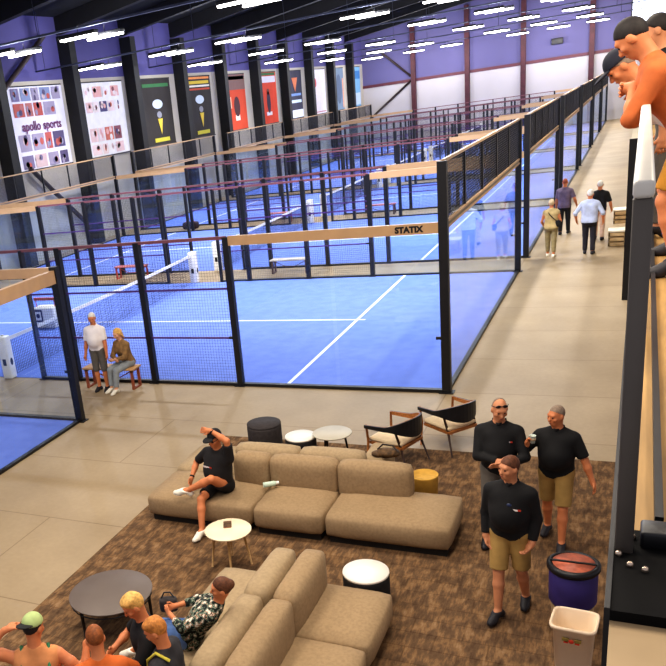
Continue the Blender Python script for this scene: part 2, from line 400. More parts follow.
# ------------------------------------------------------------------ padel courts
def wires(horizontal_axis, a0, a1, z0, z1, fixed, pitch=.06, r=.0014):
    """welded wire mesh panel in a vertical plane; real square wires"""
    b = MB()
    P = (lambda a, z, o: (a, fixed+o, z)) if horizontal_axis == 'x' else (lambda a, z, o: (fixed+o, a, z))
    n = int(round((a1-a0)/pitch))
    def bar(p, q):
        pass
    for i in range(n+1):
        a = a0+(a1-a0)*i/n
        vs = [P(a-r, z0, -r), P(a+r, z0, -r), P(a+r, z0, r), P(a-r, z0, r), P(a-r, z1, -r), P(a+r, z1, -r), P(a+r, z1, r), P(a-r, z1, r)]
        b.add(vs, [(0,1,5,4),(1,2,6,5),(2,3,7,6),(3,0,4,7)])
    m = int(round((z1-z0)/pitch))
    for i in range(m+1):
        z = z0+(z1-z0)*i/m
        vs = [P(a0, z-r, -r), P(a0, z+r, -r), P(a0, z+r, r), P(a0, z-r, r), P(a1, z-r, -r), P(a1, z+r, -r), P(a1, z+r, r), P(a1, z-r, r)]
        b.add(vs, [(0,1,5,4),(1,2,6,5),(2,3,7,6),(3,0,4,7)])
    return b
COURT_Y = [11.93*i for i in range(6)]
RANKC = ['nearest', 'second', 'third', 'fourth', 'fifth', 'farthest']
cage = thing('court_enclosure', 'black framed glass court enclosure nearest the lounge', 'court enclosure', (0,0,0), 0)
for y in (0, 10):
    for x in (0, -4, -6, -8, -9, -11, -12, -14, -16, -20):
        h = 4.0 if x in (0, -20) else 3.0
        w = .075 if x in (0, -20) else .06
        if x in (-9, -11): w = .035
        o = MB().box(x-w, x+w, y-.06, y+.06, 0, h).build('post', BLK, cage)
        MB().box(x-w-.05, x+w+.05, y-.1, y+.1, 0, .015).build('foot_plate', BLK, o)
        if x not in (-9, -11) and x in (0, -4, -8):
            MB().box(x-w-.09, x-w, y-.02, y+.02, .98, 1.03).build('clamp', BLK, o)
    for (xa, xb) in ((-4, -2), (-2, 0), (-20, -18), (-18, -16)):
        MB().box(xa+.07, xb-.07 if xb in (0, -16) else xb-.005, y-.006, y+.006, .03, 2.84).build('glass_panel', GLASS, cage)
    for (xa, xb) in ((-4, 0), (-20, -16)):
        MB().box(xa+.06, xb-.07, y-.05, y+.03, 2.84, 3.02).build('glass_rail', BEIGE_AL, cage)
    for (xa, xb) in ((-9, -4), (-16, -11)):
        wires('x', xa, xb, .04, 2.98, y).build('mesh_panel', WIRE, cage)
        b = MB(); b.box(xa, xb, y-.03, y+.03, 2.96, 3.02); b.build('top_rail', mat('reddish_rail', (126,76,84), .5), cage)
        b = MB()
        for z in (1.0, 2.0): b.box(xa, xb, y-.015, y+.015, z-.018, z+.018)
        b.build('middle_rail', mat('violet_rail', (84,50,120), .5), cage)
    b = MB(); b.box(-11, -9, y-.03, y+.03, 2.96, 3.02); b.build('gate_header', mat('reddish_rail', (126,76,84), .5), cage)
    b = MB(); b.box(-9, 0, y-.05, y+.05, 0, .06); b.box(-20, -11, y-.05, y+.05, 0, .06); b.build('bottom_rail', BLK, cage)
for x in (0, -20):
    for k in range(5):
        MB().box(x-.006, x+.006, 2*k+(.07 if k == 0 else .005), 2*k+2-(.07 if k == 4 else .005), .03, 2.86).build('glass_panel', GLASS, cage)
    b = MB(); b.box(x-.04, x+.04, .07, 9.93, 2.88, 2.92); b.box(x-.04, x+.04, .07, 9.93, 2.98, 3.02); b.box(x-.03, x+.03, .07, 9.93, 2.92, 2.98, 1)
    b.build('glass_rail', [BEIGE_AL, mat('rail_taupe', (120,106,92), .5)], cage)
    b = MB(); b.box(x-.025, x+.025, .06, 9.94, 3.97, 4.02); b.build('top_rail', BEIGE_AL, cage)
    for k in range(1, 5): MB().box(x-.025, x+.025, 2*k-.03, 2*k+.03, 3.02, 3.97).build('mesh_post', BLK, cage)
    wires('y', .06, 9.94, 3.02, 3.98, x, .05, .0030).build('mesh_panel', WIRE, cage)
    b = MB(); b.box(x-.04, x+.04, .06, 9.94, 0, .05); b.build('bottom_rail', BLK, cage)
for i, y in enumerate(COURT_Y):
    if i: dup(cage, (0, y, 0), label='black framed glass court enclosure, %s in the row from the lounge' % RANKC[i])

# the court cut by the left edge: low ends without the mesh strip
lc = thing('court_enclosure', 'glass court enclosure cut off by the left edge, set forward of the row', 'court enclosure', (-6.4, -12.34, 0))
for ch in [o for o in bpy.data.objects if o.parent == cage]:
    nm = ch.name.split('.')[0]
    if nm in ('mesh_post',) or (nm == 'mesh_panel' and len(ch.data.vertices) > 0 and abs(ch.data.vertices[0].co.z-3.02) < .2): continue
    if nm == 'top_rail' and ch.data.vertices[0].co.z > 3.5: continue
    c = ch.copy(); C.objects.link(c); c.parent = lc
    if nm == 'post' and max(v.co.z for v in ch.data.vertices) > 3.5:
        c.data = ch.data.copy()
        for v in c.data.vertices: v.co.z = min(v.co.z, 3.03)
    if nm == 'glass_rail' and len(ch.data.vertices) == 24 and ch.data.vertices[0].co.x > -1:
        c.data = MB().box(-.06, .05, .07, 9.93, 2.73, 2.97).mesh('glass_rail', BEIGE_AL)
    for g in [o for o in bpy.data.objects if o.parent == ch]:
        d = g.copy(); C.objects.link(d); d.parent = c

# sponsor lettering on the front rail of the nearest court
st = text_mesh('STATIX', .14, frame_M((-.56, -.054, 2.925), (1,0,0), (0,0,1)), mat('ink_black', (20,18,18), .7, 0, 3), 'rail_lettering', cage, bold=.008)

# turf and lines
def turf(i, x0, y0):
    t = struct('floor_turf_%d' % i, MB().box(x0-19.96, x0-.04, y0+.04, y0+9.96, 0, .012), TURF)
    b = MB(); z0, z1 = .012, .0155; w = .035
    for x in (-3.05, -16.95): b.box(x0+x-w, x0+x+w, y0+.05, y0+9.95, z0, z1)
    b.box(x0-17.2, x0-2.85, y0+5-w, y0+5+w, z0, z1+.0004)
    b.build('court_line', LINE, t)
for i, y in enumerate(COURT_Y): turf(i+1, 0, y)
turf(7, -6.4, -12.34)

# nets
NETW = mat('net_black', (24,26,60), .7)
net = thing('padel_net', 'black padel net with white band across the nearest court', 'net', (-10, 0, 0))
b = MB(); n = 150; r = .0035
def netz(y): return .90-.05*(1-((y-5)/5)**2)
for i in range(n+1):
    y = .12+9.76*i/n; b.box(-r, r, y-r, y+r, .03, netz(y))
for k in range(14):
    z = .04+k*.062
    for j in range(10): b.box(-r, r, .12+.976*j, .12+.976*(j+1), z-r, z+r)
b.build('net_mesh', NETW, net)
b = MB()
for j in range(20):
    ya, yb = .12+9.76*j/20, .12+9.76*(j+1)/20; za, zb = netz(ya), netz(yb)
    b.add([(-.012,ya,za-.01),(-.012,yb,zb-.01),(-.012,yb,zb+.075),(-.012,ya,za+.075),(.012,ya,za-.01),(.012,yb,zb-.01),(.012,yb,zb+.075),(.012,ya,za+.075)],
          [(0,1,2,3),(4,7,6,5),(3,2,6,7),(0,4,5,1)])
b.build('net_band', WHITE, net)
for y, s in ((-.02, 1), (10.02, -1)):
    p = MB().rbox(-.13, .13, y-.11, y+.11, .012, 1.04, .03, 3).build('post_pad', WHITE, net)
    MB().tube([(0,y,1.0), (0,y,1.07)], .04, 8).build('post_cap', WHITE, p)
    b = MB()
    for sx in (-1, 1):
        MB().ball((sx*.131, y, .42), (.004,.05,.09), None, 0, 8).build('pad_mark', mat('ink_black', (20,18,18), .7, 0, 3), p)
        MB().box(-.05, .05, y+sx*.111-.002, y+sx*.111+.002, .34, .50).build('pad_mark', mat('ink_black', (20,18,18), .7, 0, 3), p)
for i, y in enumerate(COURT_Y):
    if i: dup(net, (-10, y, 0), label='black padel net with white band across the %s court from the lounge' % RANKC[i])

# white ball box behind the nearest net
t = thing('ball_box', 'white box with a framed dark mark and red lid behind the nearest net', 'box', (-12.15, 4.55, .012))
MB().rbox(-.38, .38, -.22, .22, 0, .62, .04, 3).build('body', WHITE, t)
b = MB(); b.box(-.34, -.02, -.226, -.222, .2, .56); b.build('mark_frame', mat('navy_ink', (36,40,90), .7), t)
b = MB(); b.box(-.29, -.07, -.232, -.227, .25, .51); b.ball((-.18,-.232,.38), (.07,.004,.07), None, 1, 8); b.build('mark_face', [WHITE, mat('navy_ink', (36,40,90), .7)], t)
b = MB(); b.box(-.38, .38, -.05, .0, .8, .88); b.tube([(-.33,-.03,.6),(-.33,-.03,.84)], .012, 6); b.tube([(.33,-.03,.6),(.33,-.03,.84)], .012, 6); b.build('handle', mat('red_paint', (206,84,70), .5), t)

# benches
def bench(x, y, top, leg, label, rz=0):
    t = thing('bench', label, 'bench', (x, y, 0), rz)
    MB().rbox(-.65, .65, -.18, .18, .42, .465, .012, 2).build('seat', top, t)
    for s in (-1, 1):
        b = MB()
        b.box(s*.58-.025, s*.58+.025, -.16, -.11, 0, .42); b.box(s*.58-.025, s*.58+.025, .11, .16, 0, .42)
        b.box(s*.58-.025, s*.58+.025, -.11, .11, 0, .04); b.box(s*.58-.025, s*.58+.025, -.16, .16, .38, .42)
        b.build('leg', leg, t)
    b = MB(); b.tube([(-.57,0,.4), (-.15,0,.2), (.15,0,.2), (.57,0,.4)], .012, 6); b.build('stretcher', leg, t)
    return t
PALE = mat('pale_bench_top', (222,212,196), .5, .1, 4); RUST = mat('rust_steel', (150,80,52), .5, .1, 4); BROWN = mat('brown_steel', (96,72,60), .5, .1, 4)
REDT = mat('reddish_bench_top', (206,120,120), .5, .1, 4)
bench(-6.86, -.34, mat('wood_bench_top', (206,160,110), .5, .15, 4), RUST, 'small wooden bench the blond woman sits on beside the court')
bench(-7.0, 11.1, PALE, BROWN, 'pale topped bench between first and second court')
bench(-13.2, 11.25, REDT, mat('red_paint', (206,84,70), .5), 'reddish bench behind the far post of the nearest net')
bench(-7.1, 23.0, REDT, BROWN, 'reddish bench between second and third court, near the service line')
bench(-11.9, 22.9, REDT, RUST, 'reddish bench between second and third court, beside the net post')

# bag lying on the second court's gap
t = thing('sports_bag', 'dark sports bag with red top left on the far court strip', 'bag', (-16.6, 22.9, 0))
MB().rbox(-.4, .4, -.2, .2, 0, .35, .1, 3).build('body', mat('bag_dark', (50,34,44), .8), t)
MB().tube([(-.25,-.05,.33), (-.1,-.05,.5), (.1,-.05,.5), (.25,-.05,.33)], .02, 6).build('strap', mat('red_cloth', (180,60,60), .8), t)
# crates at the corridor wall
CR = mat('crate_wood', (206,176,130), .6, .15, 5); CRT = mat('crate_top', (232,222,200), .6, .05, 5)
def crate(x, y, z, s, label):
    t = thing('crate', label, 'crate', (x, y, z))
    b = MB()
    for zz in (0, .34, .68):
        b.box(-.22*s, .22*s, -.25*s, -.23*s, zz*.42*s, (zz*.42+.1)*s); b.box(-.22*s, .22*s, .23*s, .25*s, zz*.42*s, (zz*.42+.1)*s)
        b.box(-.22*s, -.2*s, -.25*s, .25*s, zz*.42*s, (zz*.42+.1)*s); b.box(.2*s, .22*s, -.25*s, .25*s, zz*.42*s, (zz*.42+.1)*s)
    for sx in (-1, 1):
        for sy in (-1, 1): b.box((sx*.2-.02)*s, (sx*.2+.02)*s, (sy*.23-.02)*s, (sy*.23+.02)*s, 0, .4*s)
    b.box(-.2*s, .2*s, -.23*s, .23*s, .01, .03)
    b.build('slat_box', CR, t)
    MB().rbox(-.24*s, .24*s, -.27*s, .27*s, .4*s, .45*s, .01, 2).build('lid', CRT, t)
crate(2.3, 13.3, 0, 1.0, 'wooden slatted crate with pale lid against the corridor wall')
crate(2.32, 17.2, 0, 1.0, 'wooden crate farther down the corridor, behind the other crate')
# ------------------------------------------------------------------ lounge furniture
SHADOW = mat('sofa_plinth', (40,34,28), .9)  # even dark brown colour of the base under the sofa seats
def sofa(name_label, loc, rz, mods, fabric, depth=.95, back_h=.80, group=None, seat_z=.42):
    """modules run along local x; front faces local -y; back row at local y 0..  mods: (x0, x1, back x0, back x1)"""
    t = thing('modular_sofa', name_label, 'sofa', loc, rz)
    for (x0, x1, bx0, bx1) in mods:
        s = MB().rbox(x0+.008, x1-.008, -depth, 0, .09, seat_z-.015, .075, 4, puff=.02).build('seat', fabric, t)
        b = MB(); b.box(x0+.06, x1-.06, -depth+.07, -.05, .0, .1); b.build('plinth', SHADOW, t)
        if bx0 is not None:
            MB().rbox(bx0+.006, bx1-.006, -.27, .0, .30, back_h, .075, 4, puff=.02).build('backrest', fabric, t)
    return t
# large back-to-back pair; the front one looks toward the camera
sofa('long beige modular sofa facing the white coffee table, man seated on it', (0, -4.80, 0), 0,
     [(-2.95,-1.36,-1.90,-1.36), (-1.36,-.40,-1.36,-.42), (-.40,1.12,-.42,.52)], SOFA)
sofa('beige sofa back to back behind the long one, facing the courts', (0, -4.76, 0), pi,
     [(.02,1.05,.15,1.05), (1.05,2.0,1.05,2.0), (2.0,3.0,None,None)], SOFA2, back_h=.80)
MB().rbox(-.06, .26, -4.42, -3.82, .30, .62, .07, 4).build('armrest', SOFA2, None)
_arm = bpy.data.objects['armrest']; _sf = bpy.data.objects['modular_sofa.001']; _arm.parent = _sf; _arm.location = (0,0,0)
_arm.data.transform(Matrix.Rotation(pi, 4, 'Z').inverted() @ Matrix.Translation((-.22, 4.76, 0)))
# small back-to-back pair at the bottom: one faces +x, the other -x
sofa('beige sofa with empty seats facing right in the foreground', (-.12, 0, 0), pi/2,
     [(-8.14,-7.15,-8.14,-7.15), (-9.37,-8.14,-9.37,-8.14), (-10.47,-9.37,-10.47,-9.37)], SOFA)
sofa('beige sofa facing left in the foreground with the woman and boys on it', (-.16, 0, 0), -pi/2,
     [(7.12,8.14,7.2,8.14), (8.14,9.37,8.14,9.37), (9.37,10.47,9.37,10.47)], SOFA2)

def legs3(t, R, h, n, r, m, splay=.85, rin=.6, off=.4):
    for k in range(n):
        a = 2*pi*k/n+off
        MB().tube([(R*rin*cos(a), R*rin*sin(a), h), (R*splay*cos(a), R*splay*sin(a), 0)], [r, r*.7], 8).build('leg', m, t)
def round_table(label, loc, R, h, top, leg, n=3, r=.018, th=.022, splay=.85, rin=.6, off=.4):
    t = thing('side_table', label, 'table', loc)
    MB().lathe([(0,h-th),(R*.96,h-th),(R,h-th*.5),(R,h-.003),(R*.99,h),(0,h)], n=40).build('tabletop', top, t)
    MB().lathe([(0,h-th-.02),(R*.62,h-th-.02),(R*.62,h-th),(0,h-th)], n=24).build('under_frame', leg, t)
    legs3(t, R, h-th, n, r, leg, splay, rin, off)
    return t
CREAMT = mat('cream_top', (240,222,188), .4, .04, 3); WHT = mat('white_top', (246,240,228), .4, .03, 3)
GREYT = mat('grey_top', (190,182,164), .5, .05, 4); DGT = mat('dark_grey_top', (104,92,84), .5, .06, 4)
BLKF = mat('black_fabric', (38,34,34), .9, .2, 20); GRYF = mat('charcoal_fabric', (62,56,56), .9, .15, 20)
round_table('round cream coffee table on wooden legs in front of the seated man', (-1.31,-6.54,.008), .285, .50, CREAMT, WOODL, 4)
round_table('round grey side table with dark legs behind the long sofa', (-1.02,-3.35,.008), .29, .50, GREYT, BLK, 3)
tt = round_table('large low dark grey round table near the boys', (-2.07,-8.06,.008), .47, .42, DGT, BLK, 3, .02, splay=.93, rin=.93, off=radians(-106))
b = MB(); b.tube([(.45*cos(k*pi/16), .45*sin(k*pi/16), .36) for k in range(33)], .008, 5); b.build('ring', BLK, tt)
def drum(label, loc, R, h, side, top, cat='stool', name='drum_stool'):
    t = thing(name, label, cat, loc)
    MB().lathe([(0,.02),(R*.9,.02),(R*.95,.05),(R,.1),(R,h-.06),(R*.985,h-.03),(0,h-.03)], n=36).build('drum', side, t)
    MB().lathe([(0,h-.03),(R*.985,h-.03),(R*1.0,h-.018),(R*.985,h),(0,h+.004)], n=36).build('top', top, t)
    MB().lathe([(0,0),(R*.85,0),(R*.85,.02),(0,.02)], n=24).build('base', BLK, t)
    return t
drum('black drum table with white top beside the empty foreground sofa', (.46,-6.89,.008), .245, .42, BLKF, WHT, 'table', 'drum_table')
drum('black drum table with white top behind the long sofa', (-1.50,-3.42,.008), .235, .45, BLKF, WHT, 'table', 'drum_table')
drum('charcoal round pouf standing behind the long sofa', (-2.26,-3.02,.008), .275, .46, GRYF, GRYF, 'pouf', 'pouf')
YEL = mat('mustard_fabric', (206,160,70), .85, .1, 12); YEL2 = mat('mustard_inner', (186,132,56), .85, .1, 12)
t = thing('tub_table', 'small mustard yellow tub beside the long sofa end', 'table', (.55,-4.42,.008))
MB().lathe([(0,.0),(.13,.0),(.155,.03),(.172,.42),(.177,.44),(.163,.445),(.153,.42)], n=36).build('tub', YEL, t)
MB().lathe([(0,.38),(.153,.38)], n=36).build('inset_top', YEL2, t)

# lounge chairs: curved band of arms and back
CUSH = mat('chair_cushion', (222,200,164), .85, .06, 15)
def chair(label, loc, rz):
    t = thing('lounge_chair', label, 'chair', loc, rz)
    MB().rbox(-.27, .27, -.26, .29, .37, .44, .03, 3, puff=.012).build('seat', CUSH, t)
    b = MB(); b.box(-.26, .26, .24, .28, .33, .37); b.box(-.26, .26, -.28, -.24, .33, .37); b.box(-.27, -.23, -.26, .26, .33, .37); b.box(.23, .27, -.26, .26, .33, .37)
    b.build('seat_frame', WOOD, t)
    n = 28; vs = []; fo = []; inn = []
    def pt(k):
        s = -1+2*k/n; a = s*pi/2                     # s -1..1 round the back
        if abs(s) > .62:
            q = (abs(s)-.62)/.38; x = math.copysign(.315+.01*q, s); y = -.05+.36*q; hb = .05+.02*(1-q); zt = .66-.02*q
        else:
            w = s/.62*pi/2; x = .315*sin(w); y = -.05-.30*cos(w); c = cos(w); hb = .07+.22*c**1.5; zt = .66+.12*c
        return x, y, zt, hb
    for k in range(n+1):
        x, y, zt, hb = pt(k)
        vs.append((x, y, zt, hb))
    def strip(off, th):
        b = MB(); V = []; F = []
        for (x, y, zt, hb) in vs:
            L = math.hypot(x, y+.05) or 1; nx, ny = x/L, (min(y, -.05)+.05)/L
            for (d, z) in ((off, zt), (off, zt-hb), (off+th, zt-hb), (off+th, zt)): V.append((x+nx*d, y+ny*d, z))
        for k in range(n):
            for j in range(4): F.append((k*4+j, k*4+(j+1)%4, (k+1)*4+(j+1)%4, (k+1)*4+j))
        F += [(0,1,2,3), (n*4+3,n*4+2,n*4+1,n*4)]
        b.add(V, F, 0, False); return b
    strip(-.012, .014).build('backrest', WOOD, t)
    strip(.003, .022).build('back_shell', BLK, t)
    for sx in (-1, 1):
        MB().tube([(sx*.315,.29,.64), (sx*.29,.28,.38), (sx*.30,.31,0)], [.017,.02,.013], 8).build('leg', WOOD, t)
        MB().tube([(sx*.27,-.16,.62), (sx*.25,-.24,.36), (sx*.29,-.36,0)], [.016,.02,.013], 8).build('leg', mat('dark_wood', (58,36,26), .5, .2, 3), t)
    return t
chair('wooden lounge chair nearer the long sofa, curved dark back', (-.13,-3.12,.008), radians(70))
chair('wooden lounge chair nearest the court corner post', (.50,-2.40,.008), radians(52))

# things lying about
t = thing('brown_bag', 'rumpled brown bag on the armrest of the sofa facing the courts', 'bag', (.04,-4.30,.605))
MB().ball((0,0,.06), (.15,.10,.065), None, 0, 10).ball((.09,.03,.05), (.09,.09,.05), None, 0, 8).ball((-.11,-.02,.045), (.09,.07,.045), None, 0, 8).build('body', mat('brown_leather', (104,76,44), .7, .4, 18, .4), t)
MB().tube([(-.12,0,.1), (-.05,.02,.17), (.08,.02,.16), (.16,0,.08)], .012, 6).build('strap', mat('dark_leather', (50,36,26), .7), t)
t = thing('bottle', 'small white and mint bottle lying on the long sofa seat', 'bottle', (-1.30,-5.17,.475), radians(35))
RX = Matrix.Rotation(pi/2, 4, 'Y')
b = MB(); b.tube([(-.10,0,0),(-.095,0,0),(.06,0,0),(.075,0,0)], [.03,.036,.036,.02], 14); b.build('body', mat('mint_plastic', (206,226,206), .4), t)
MB().tube([(.075,0,0),(.115,0,0)], .022, 12).build('cap', WHITE, t)
t = thing('wallet', 'brown wallet lying on the cream coffee table', 'wallet', (-1.36,-6.44,.508), radians(25))
MB().rbox(-.05, .05, -.08, .08, 0, .014, .006, 2).build('cover', mat('brown_leather', (104,76,44), .7, .4, 18, .4), t)
MB().box(-.047, .047, -.082, -.078, .003, .011).build('lining', mat('tan_leather', (170,110,70), .7), t)

# bins
t = thing('waste_bin', 'white rectangular waste bin in front of the round bin', 'bin', (2.49,-7.48,.008), radians(-4))
b = MB()
def rring(w, d, z, n=40, e=6): 
    out = []
    for k in range(n):
        a = 2*pi*k/n; x, y = cos(a), sin(a); q = (abs(x)**e+abs(y)**e)**(-1/e); out.append((x*q*w, y*q*d, z))
    return out
rings = [rring(.125,.10,0), rring(.135,.11,.02), rring(.165,.15,.57), rring(.187,.175,.575), rring(.19,.18,.60), rring(.178,.165,.61), rring(.165,.15,.595), rring(.13,.105,.03)]
V = [p for r in rings for p in r]; F = []
for i in range(len(rings)-1):
    for k in range(40): F.append((i*40+k, i*40+(k+1)%40, (i+1)*40+(k+1)%40, (i+1)*40+k))
F += [tuple(reversed(range(40))), tuple(range(280, 320))]
b.add(V, F, 0, True); b.build('bin_body', mat('bin_white', (238,214,184), .5, .05, 4), t)
b = MB(); b.ball((0,-.187,.49), (.022,.004,.02), None, 0, 8)
for k in (-1, 1): b.box(k*.05-.026, k*.05+.026, -.170, -.150, .475, .50, 1); b.box(k*.045-.018, k*.045+.018, -.168, -.148, .455, .468, 0)
b.build('bin_logo', [mat('logo_red', (206,60,36), .6), mat('logo_olive', (140,120,60), .6)], t)
t = thing('round_bin', 'round dark bin with purple body and red liner behind the white bin', 'bin', (2.43,-6.72,.008))
MB().lathe([(0,0),(.17,0),(.18,.02),(.20,.66),(.187,.68),(.183,.66),(.16,.05)], n=40).build('bin_body', mat('bin_sand', (196,170,130), .6, .1, 4), t)
MB().lathe([(.19,.30),(.211,.34),(.213,.66),(.208,.67)], n=40).build('bin_band', mat('bin_purple', (62,50,120), .6, .15, 6), t)
MB().lathe([(.17,.66),(.217,.665),(.234,.69),(.234,.725),(.213,.74),(.187,.735),(.18,.70),(.17,.66)], n=40).build('rim', BLK, t)
b = MB(); b.lathe([(0,.64),(.11,.65),(.18,.70),(.19,.733)], n=40); b.build('liner', mat('liner_red', (226,128,98), .5, .3, 10, .3), t)
b = MB(); b.box(-.20, .20, -.010, .010, .73, .745); b.ball((.04,.08,.66), (.09,.07,.055), None, 1, 8).ball((-.06,.07,.66), (.08,.06,.05), None, 1, 8)
b.build('lid_bar', [BLK, WHITE], t)

# ------------------------------------------------------------------ balcony on the right
BZ = 3.75
YFL = mat('balcony_floor_wood', (178,140,84), .6, .2, 2, stretch=(8,1,1))
b = MB(); b.box(2.79, 7, -11.66, 6.5, BZ-.22, BZ); struct('floor_balcony', b, YFL)
b = MB(); b.box(2.775, 2.79, -12.16, 6.5, BZ-.26, BZ+.01); struct('trim_3', b, BLK)
b = MB(); b.box(2.90, 2.925, -11.64, 6.5, BZ, BZ+.05); struct('trim_4', b, BLK)
PLATE = mat('black_plate', (14,13,13), .8, .2, 4, spec=.15)
b = MB(); b.box(2.79, 7, -12.16, -11.66, BZ-.22, BZ+.004); struct('trim_5', b, PLATE)
b = MB(); b.box(2.79, 7, -12.48, -12.16, BZ-.22, BZ-.03); struct('trim_6', b, mat('beige_step', (176,150,112), .7, .1, 3))
b = MB(); b.box(2.79, 7, -13.6, -12.48, BZ-.35, BZ-.12); struct('trim_7', b, PLATE)
rail = thing('balcony_railing', 'grey handrail on black steel post along the balcony edge', 'railing', (0,0,0))
WRAIL = mat('handrail_grey', (206,202,192), .35, .05, 3)
MB().rbox(2.790, 2.843, -11.83, 6.4, 4.85, 4.90, .012, 2).build('handrail', WRAIL, rail)
for k in range(8):
    y = -11.80+2.6*k
    p = MB().rbox(2.791, 2.842, y-.02, y+.02, BZ, 4.85, .004, 1).build('post', mat('post_grey', (88,82,76), .6, .1, 3), rail)
for (x, y) in ((2.80,-11.70),(2.803,-11.84),(2.835,-11.90),(2.875,-11.92),(2.84,-11.72)):
    MB().lathe([(0,.016),(.007,.015),(.010,.008),(.010,0)], (x, y, BZ+.004), 10).build('bolt', mat('bolt_steel', (210,190,170), .25, .1, 4, metal=.8), rail)
b = MB(); b.rbox(2.86, 2.96, -11.78, -11.68, BZ, BZ+.06, .01, 2); b.build('base_bracket', BLK, rail)
# ------------------------------------------------------------------ people: one smooth body surface each, clothes as children
def V3(*a): return np.array(a, float)
def nrm(v): return v/(np.linalg.norm(v)+1e-9)
class SDF:
    def __init__(s): s.p = []; s.cuts = []
    def cone(s, a, b, ra, rb=None, k=.02, flat=False):
        s.p.append(('c', np.array(a,float), np.array(b,float), ra, ra if rb is None else rb, k, flat)); return s
    def ell(s, c, r, ax=None, k=.02):
        s.p.append(('e', np.array(c,float), np.array(r,float), np.eye(3) if ax is None else np.array(ax), k)); return s
    def cut(s, p, n): s.cuts.append((np.array(p,float), nrm(np.array(n,float)))); return s
    def infl(s, t):
        q = SDF(); q.cuts = list(s.cuts)
        for p in s.p:
            if p[0] == 'c': q.p.append(('c', p[1], p[2], p[3]+t, p[4]+t, p[5], p[6]))
            else: q.p.append(('e', p[1], p[2]+t, p[3], p[4]))
        return q
    def bounds(s):
        lo = np.full(3, 1e9); hi = -lo
        for p in s.p:
            if p[0] == 'c':
                lo = np.minimum(lo, np.minimum(p[1]-p[3], p[2]-p[4])); hi = np.maximum(hi, np.maximum(p[1]+p[3], p[2]+p[4]))
            else:
                r = p[2].max(); lo = np.minimum(lo, p[1]-r); hi = np.maximum(hi, p[1]+r)
        return lo, hi
    @staticmethod
    def dist(p, X):
        if p[0] == 'c':
            _, a, b, ra, rb, k, flat = p
            ab = b-a; L2 = ab@ab+1e-12; t = ((X-a)@ab)/L2; tc = np.clip(t, 0, 1)
            d = np.linalg.norm(X-a-tc[..., None]*ab, axis=-1)-(ra+(rb-ra)*tc)
            if flat: d = np.maximum(d, (t-1)*math.sqrt(L2))
            return d, k
        _, c, r, ax, k = p
        q = (X-c)@ax.T; k0 = np.linalg.norm(q/r, axis=-1); k1 = np.linalg.norm(q/(r*r), axis=-1)+1e-9
        return k0*(k0-1)/k1, k
    def mesh(s, h):
        lo, hi = s.bounds(); lo = lo-.03; hi = hi+.03
        n = np.ceil((hi-lo)/h).astype(int)+1
        D = np.full(n, .5)
        ax = [lo[i]+h*np.arange(n[i]) for i in range(3)]
        for p in s.p:
            if p[0] == 'c': l = np.minimum(p[1]-p[3], p[2]-p[4]); u = np.maximum(p[1]+p[3], p[2]+p[4])
            else: r = p[2].max(); l = p[1]-r; u = p[1]+r
            m = .05
            i0 = np.maximum(0, np.floor((l-m-lo)/h).astype(int)); i1 = np.minimum(n, np.ceil((u+m-lo)/h).astype(int)+1)
            sl = tuple(slice(i0[i], i1[i]) for i in range(3))
            X = np.stack(np.meshgrid(*[ax[i][sl[i]] for i in range(3)], indexing='ij'), -1)
            d, k = s.dist(p, X); o = D[sl]
            if k > 0:
                hh = np.maximum(k-np.abs(o-d), 0)/k; D[sl] = np.minimum(o, d)-hh*hh*k*.25
            else: D[sl] = np.minimum(o, d)
        if s.cuts:
            X = np.stack(np.meshgrid(*ax, indexing='ij'), -1)
            for (p, nn) in s.cuts: D = np.maximum(D, (X-p)@nn)
        # surface nets
        sg = D < 0
        c = np.zeros(np.array(n)-1, int)
        for dx in (0,1):
            for dy in (0,1):
                for dz in (0,1): c += sg[dx:n[0]-1+dx, dy:n[1]-1+dy, dz:n[2]-1+dz]
        act = (c > 0) & (c < 8); idx = np.full(act.shape, -1); I = np.argwhere(act); idx[act] = np.arange(len(I))
        acc = np.zeros((len(I), 3)); cnt = np.zeros(len(I))
        cor = [(0,0,0),(1,0,0),(0,1,0),(1,1,0),(0,0,1),(1,0,1),(0,1,1),(1,1,1)]
        for a in range(8):
            for e in (1,2,4):
                if a & e: continue
                bq = a | e; A = np.array(cor[a]); B = np.array(cor[bq])
                da = D[tuple((I+A).T)]; db = D[tuple((I+B).T)]; mk = (da < 0) != (db < 0)
                t = np.where(mk, da/(da-db+1e-12), 0); P = A+t[:, None]*(B-A)
                acc[mk] += P[mk]; cnt[mk] += 1
        verts = lo+h*(I+acc/np.maximum(cnt, 1)[:, None])
        faces = []
        for axn in range(3):
            o = [i for i in range(3) if i != axn]
            sh = [slice(0, n[i]-1) if i == axn else slice(1, n[i]-1) for i in range(3)]
            sh2 = [slice(1, n[i]) if i == axn else slice(1, n[i]-1) for i in range(3)]
            s0 = sg[tuple(sh)]; s1 = sg[tuple(sh2)]; E = np.argwhere(s0 != s1); fl = s0[tuple(E.T)]
            off = np.array([0 if i == axn else 1 for i in range(3)]); E = E+off
            u = np.zeros(3, int); w = np.zeros(3, int); u[o[0]] = 1; w[o[1]] = 1
            q = np.stack([idx[tuple((E-u-w).T)], idx[tuple((E-w).T)], idx[tuple(E.T)], idx[tuple((E-u).T)]], 1)
            if axn == 1: fl = ~fl
            q[~fl] = q[~fl][:, ::-1]; faces.append(q)
        F = np.concatenate(faces); F = F[(F >= 0).all(1)]
        return verts, F
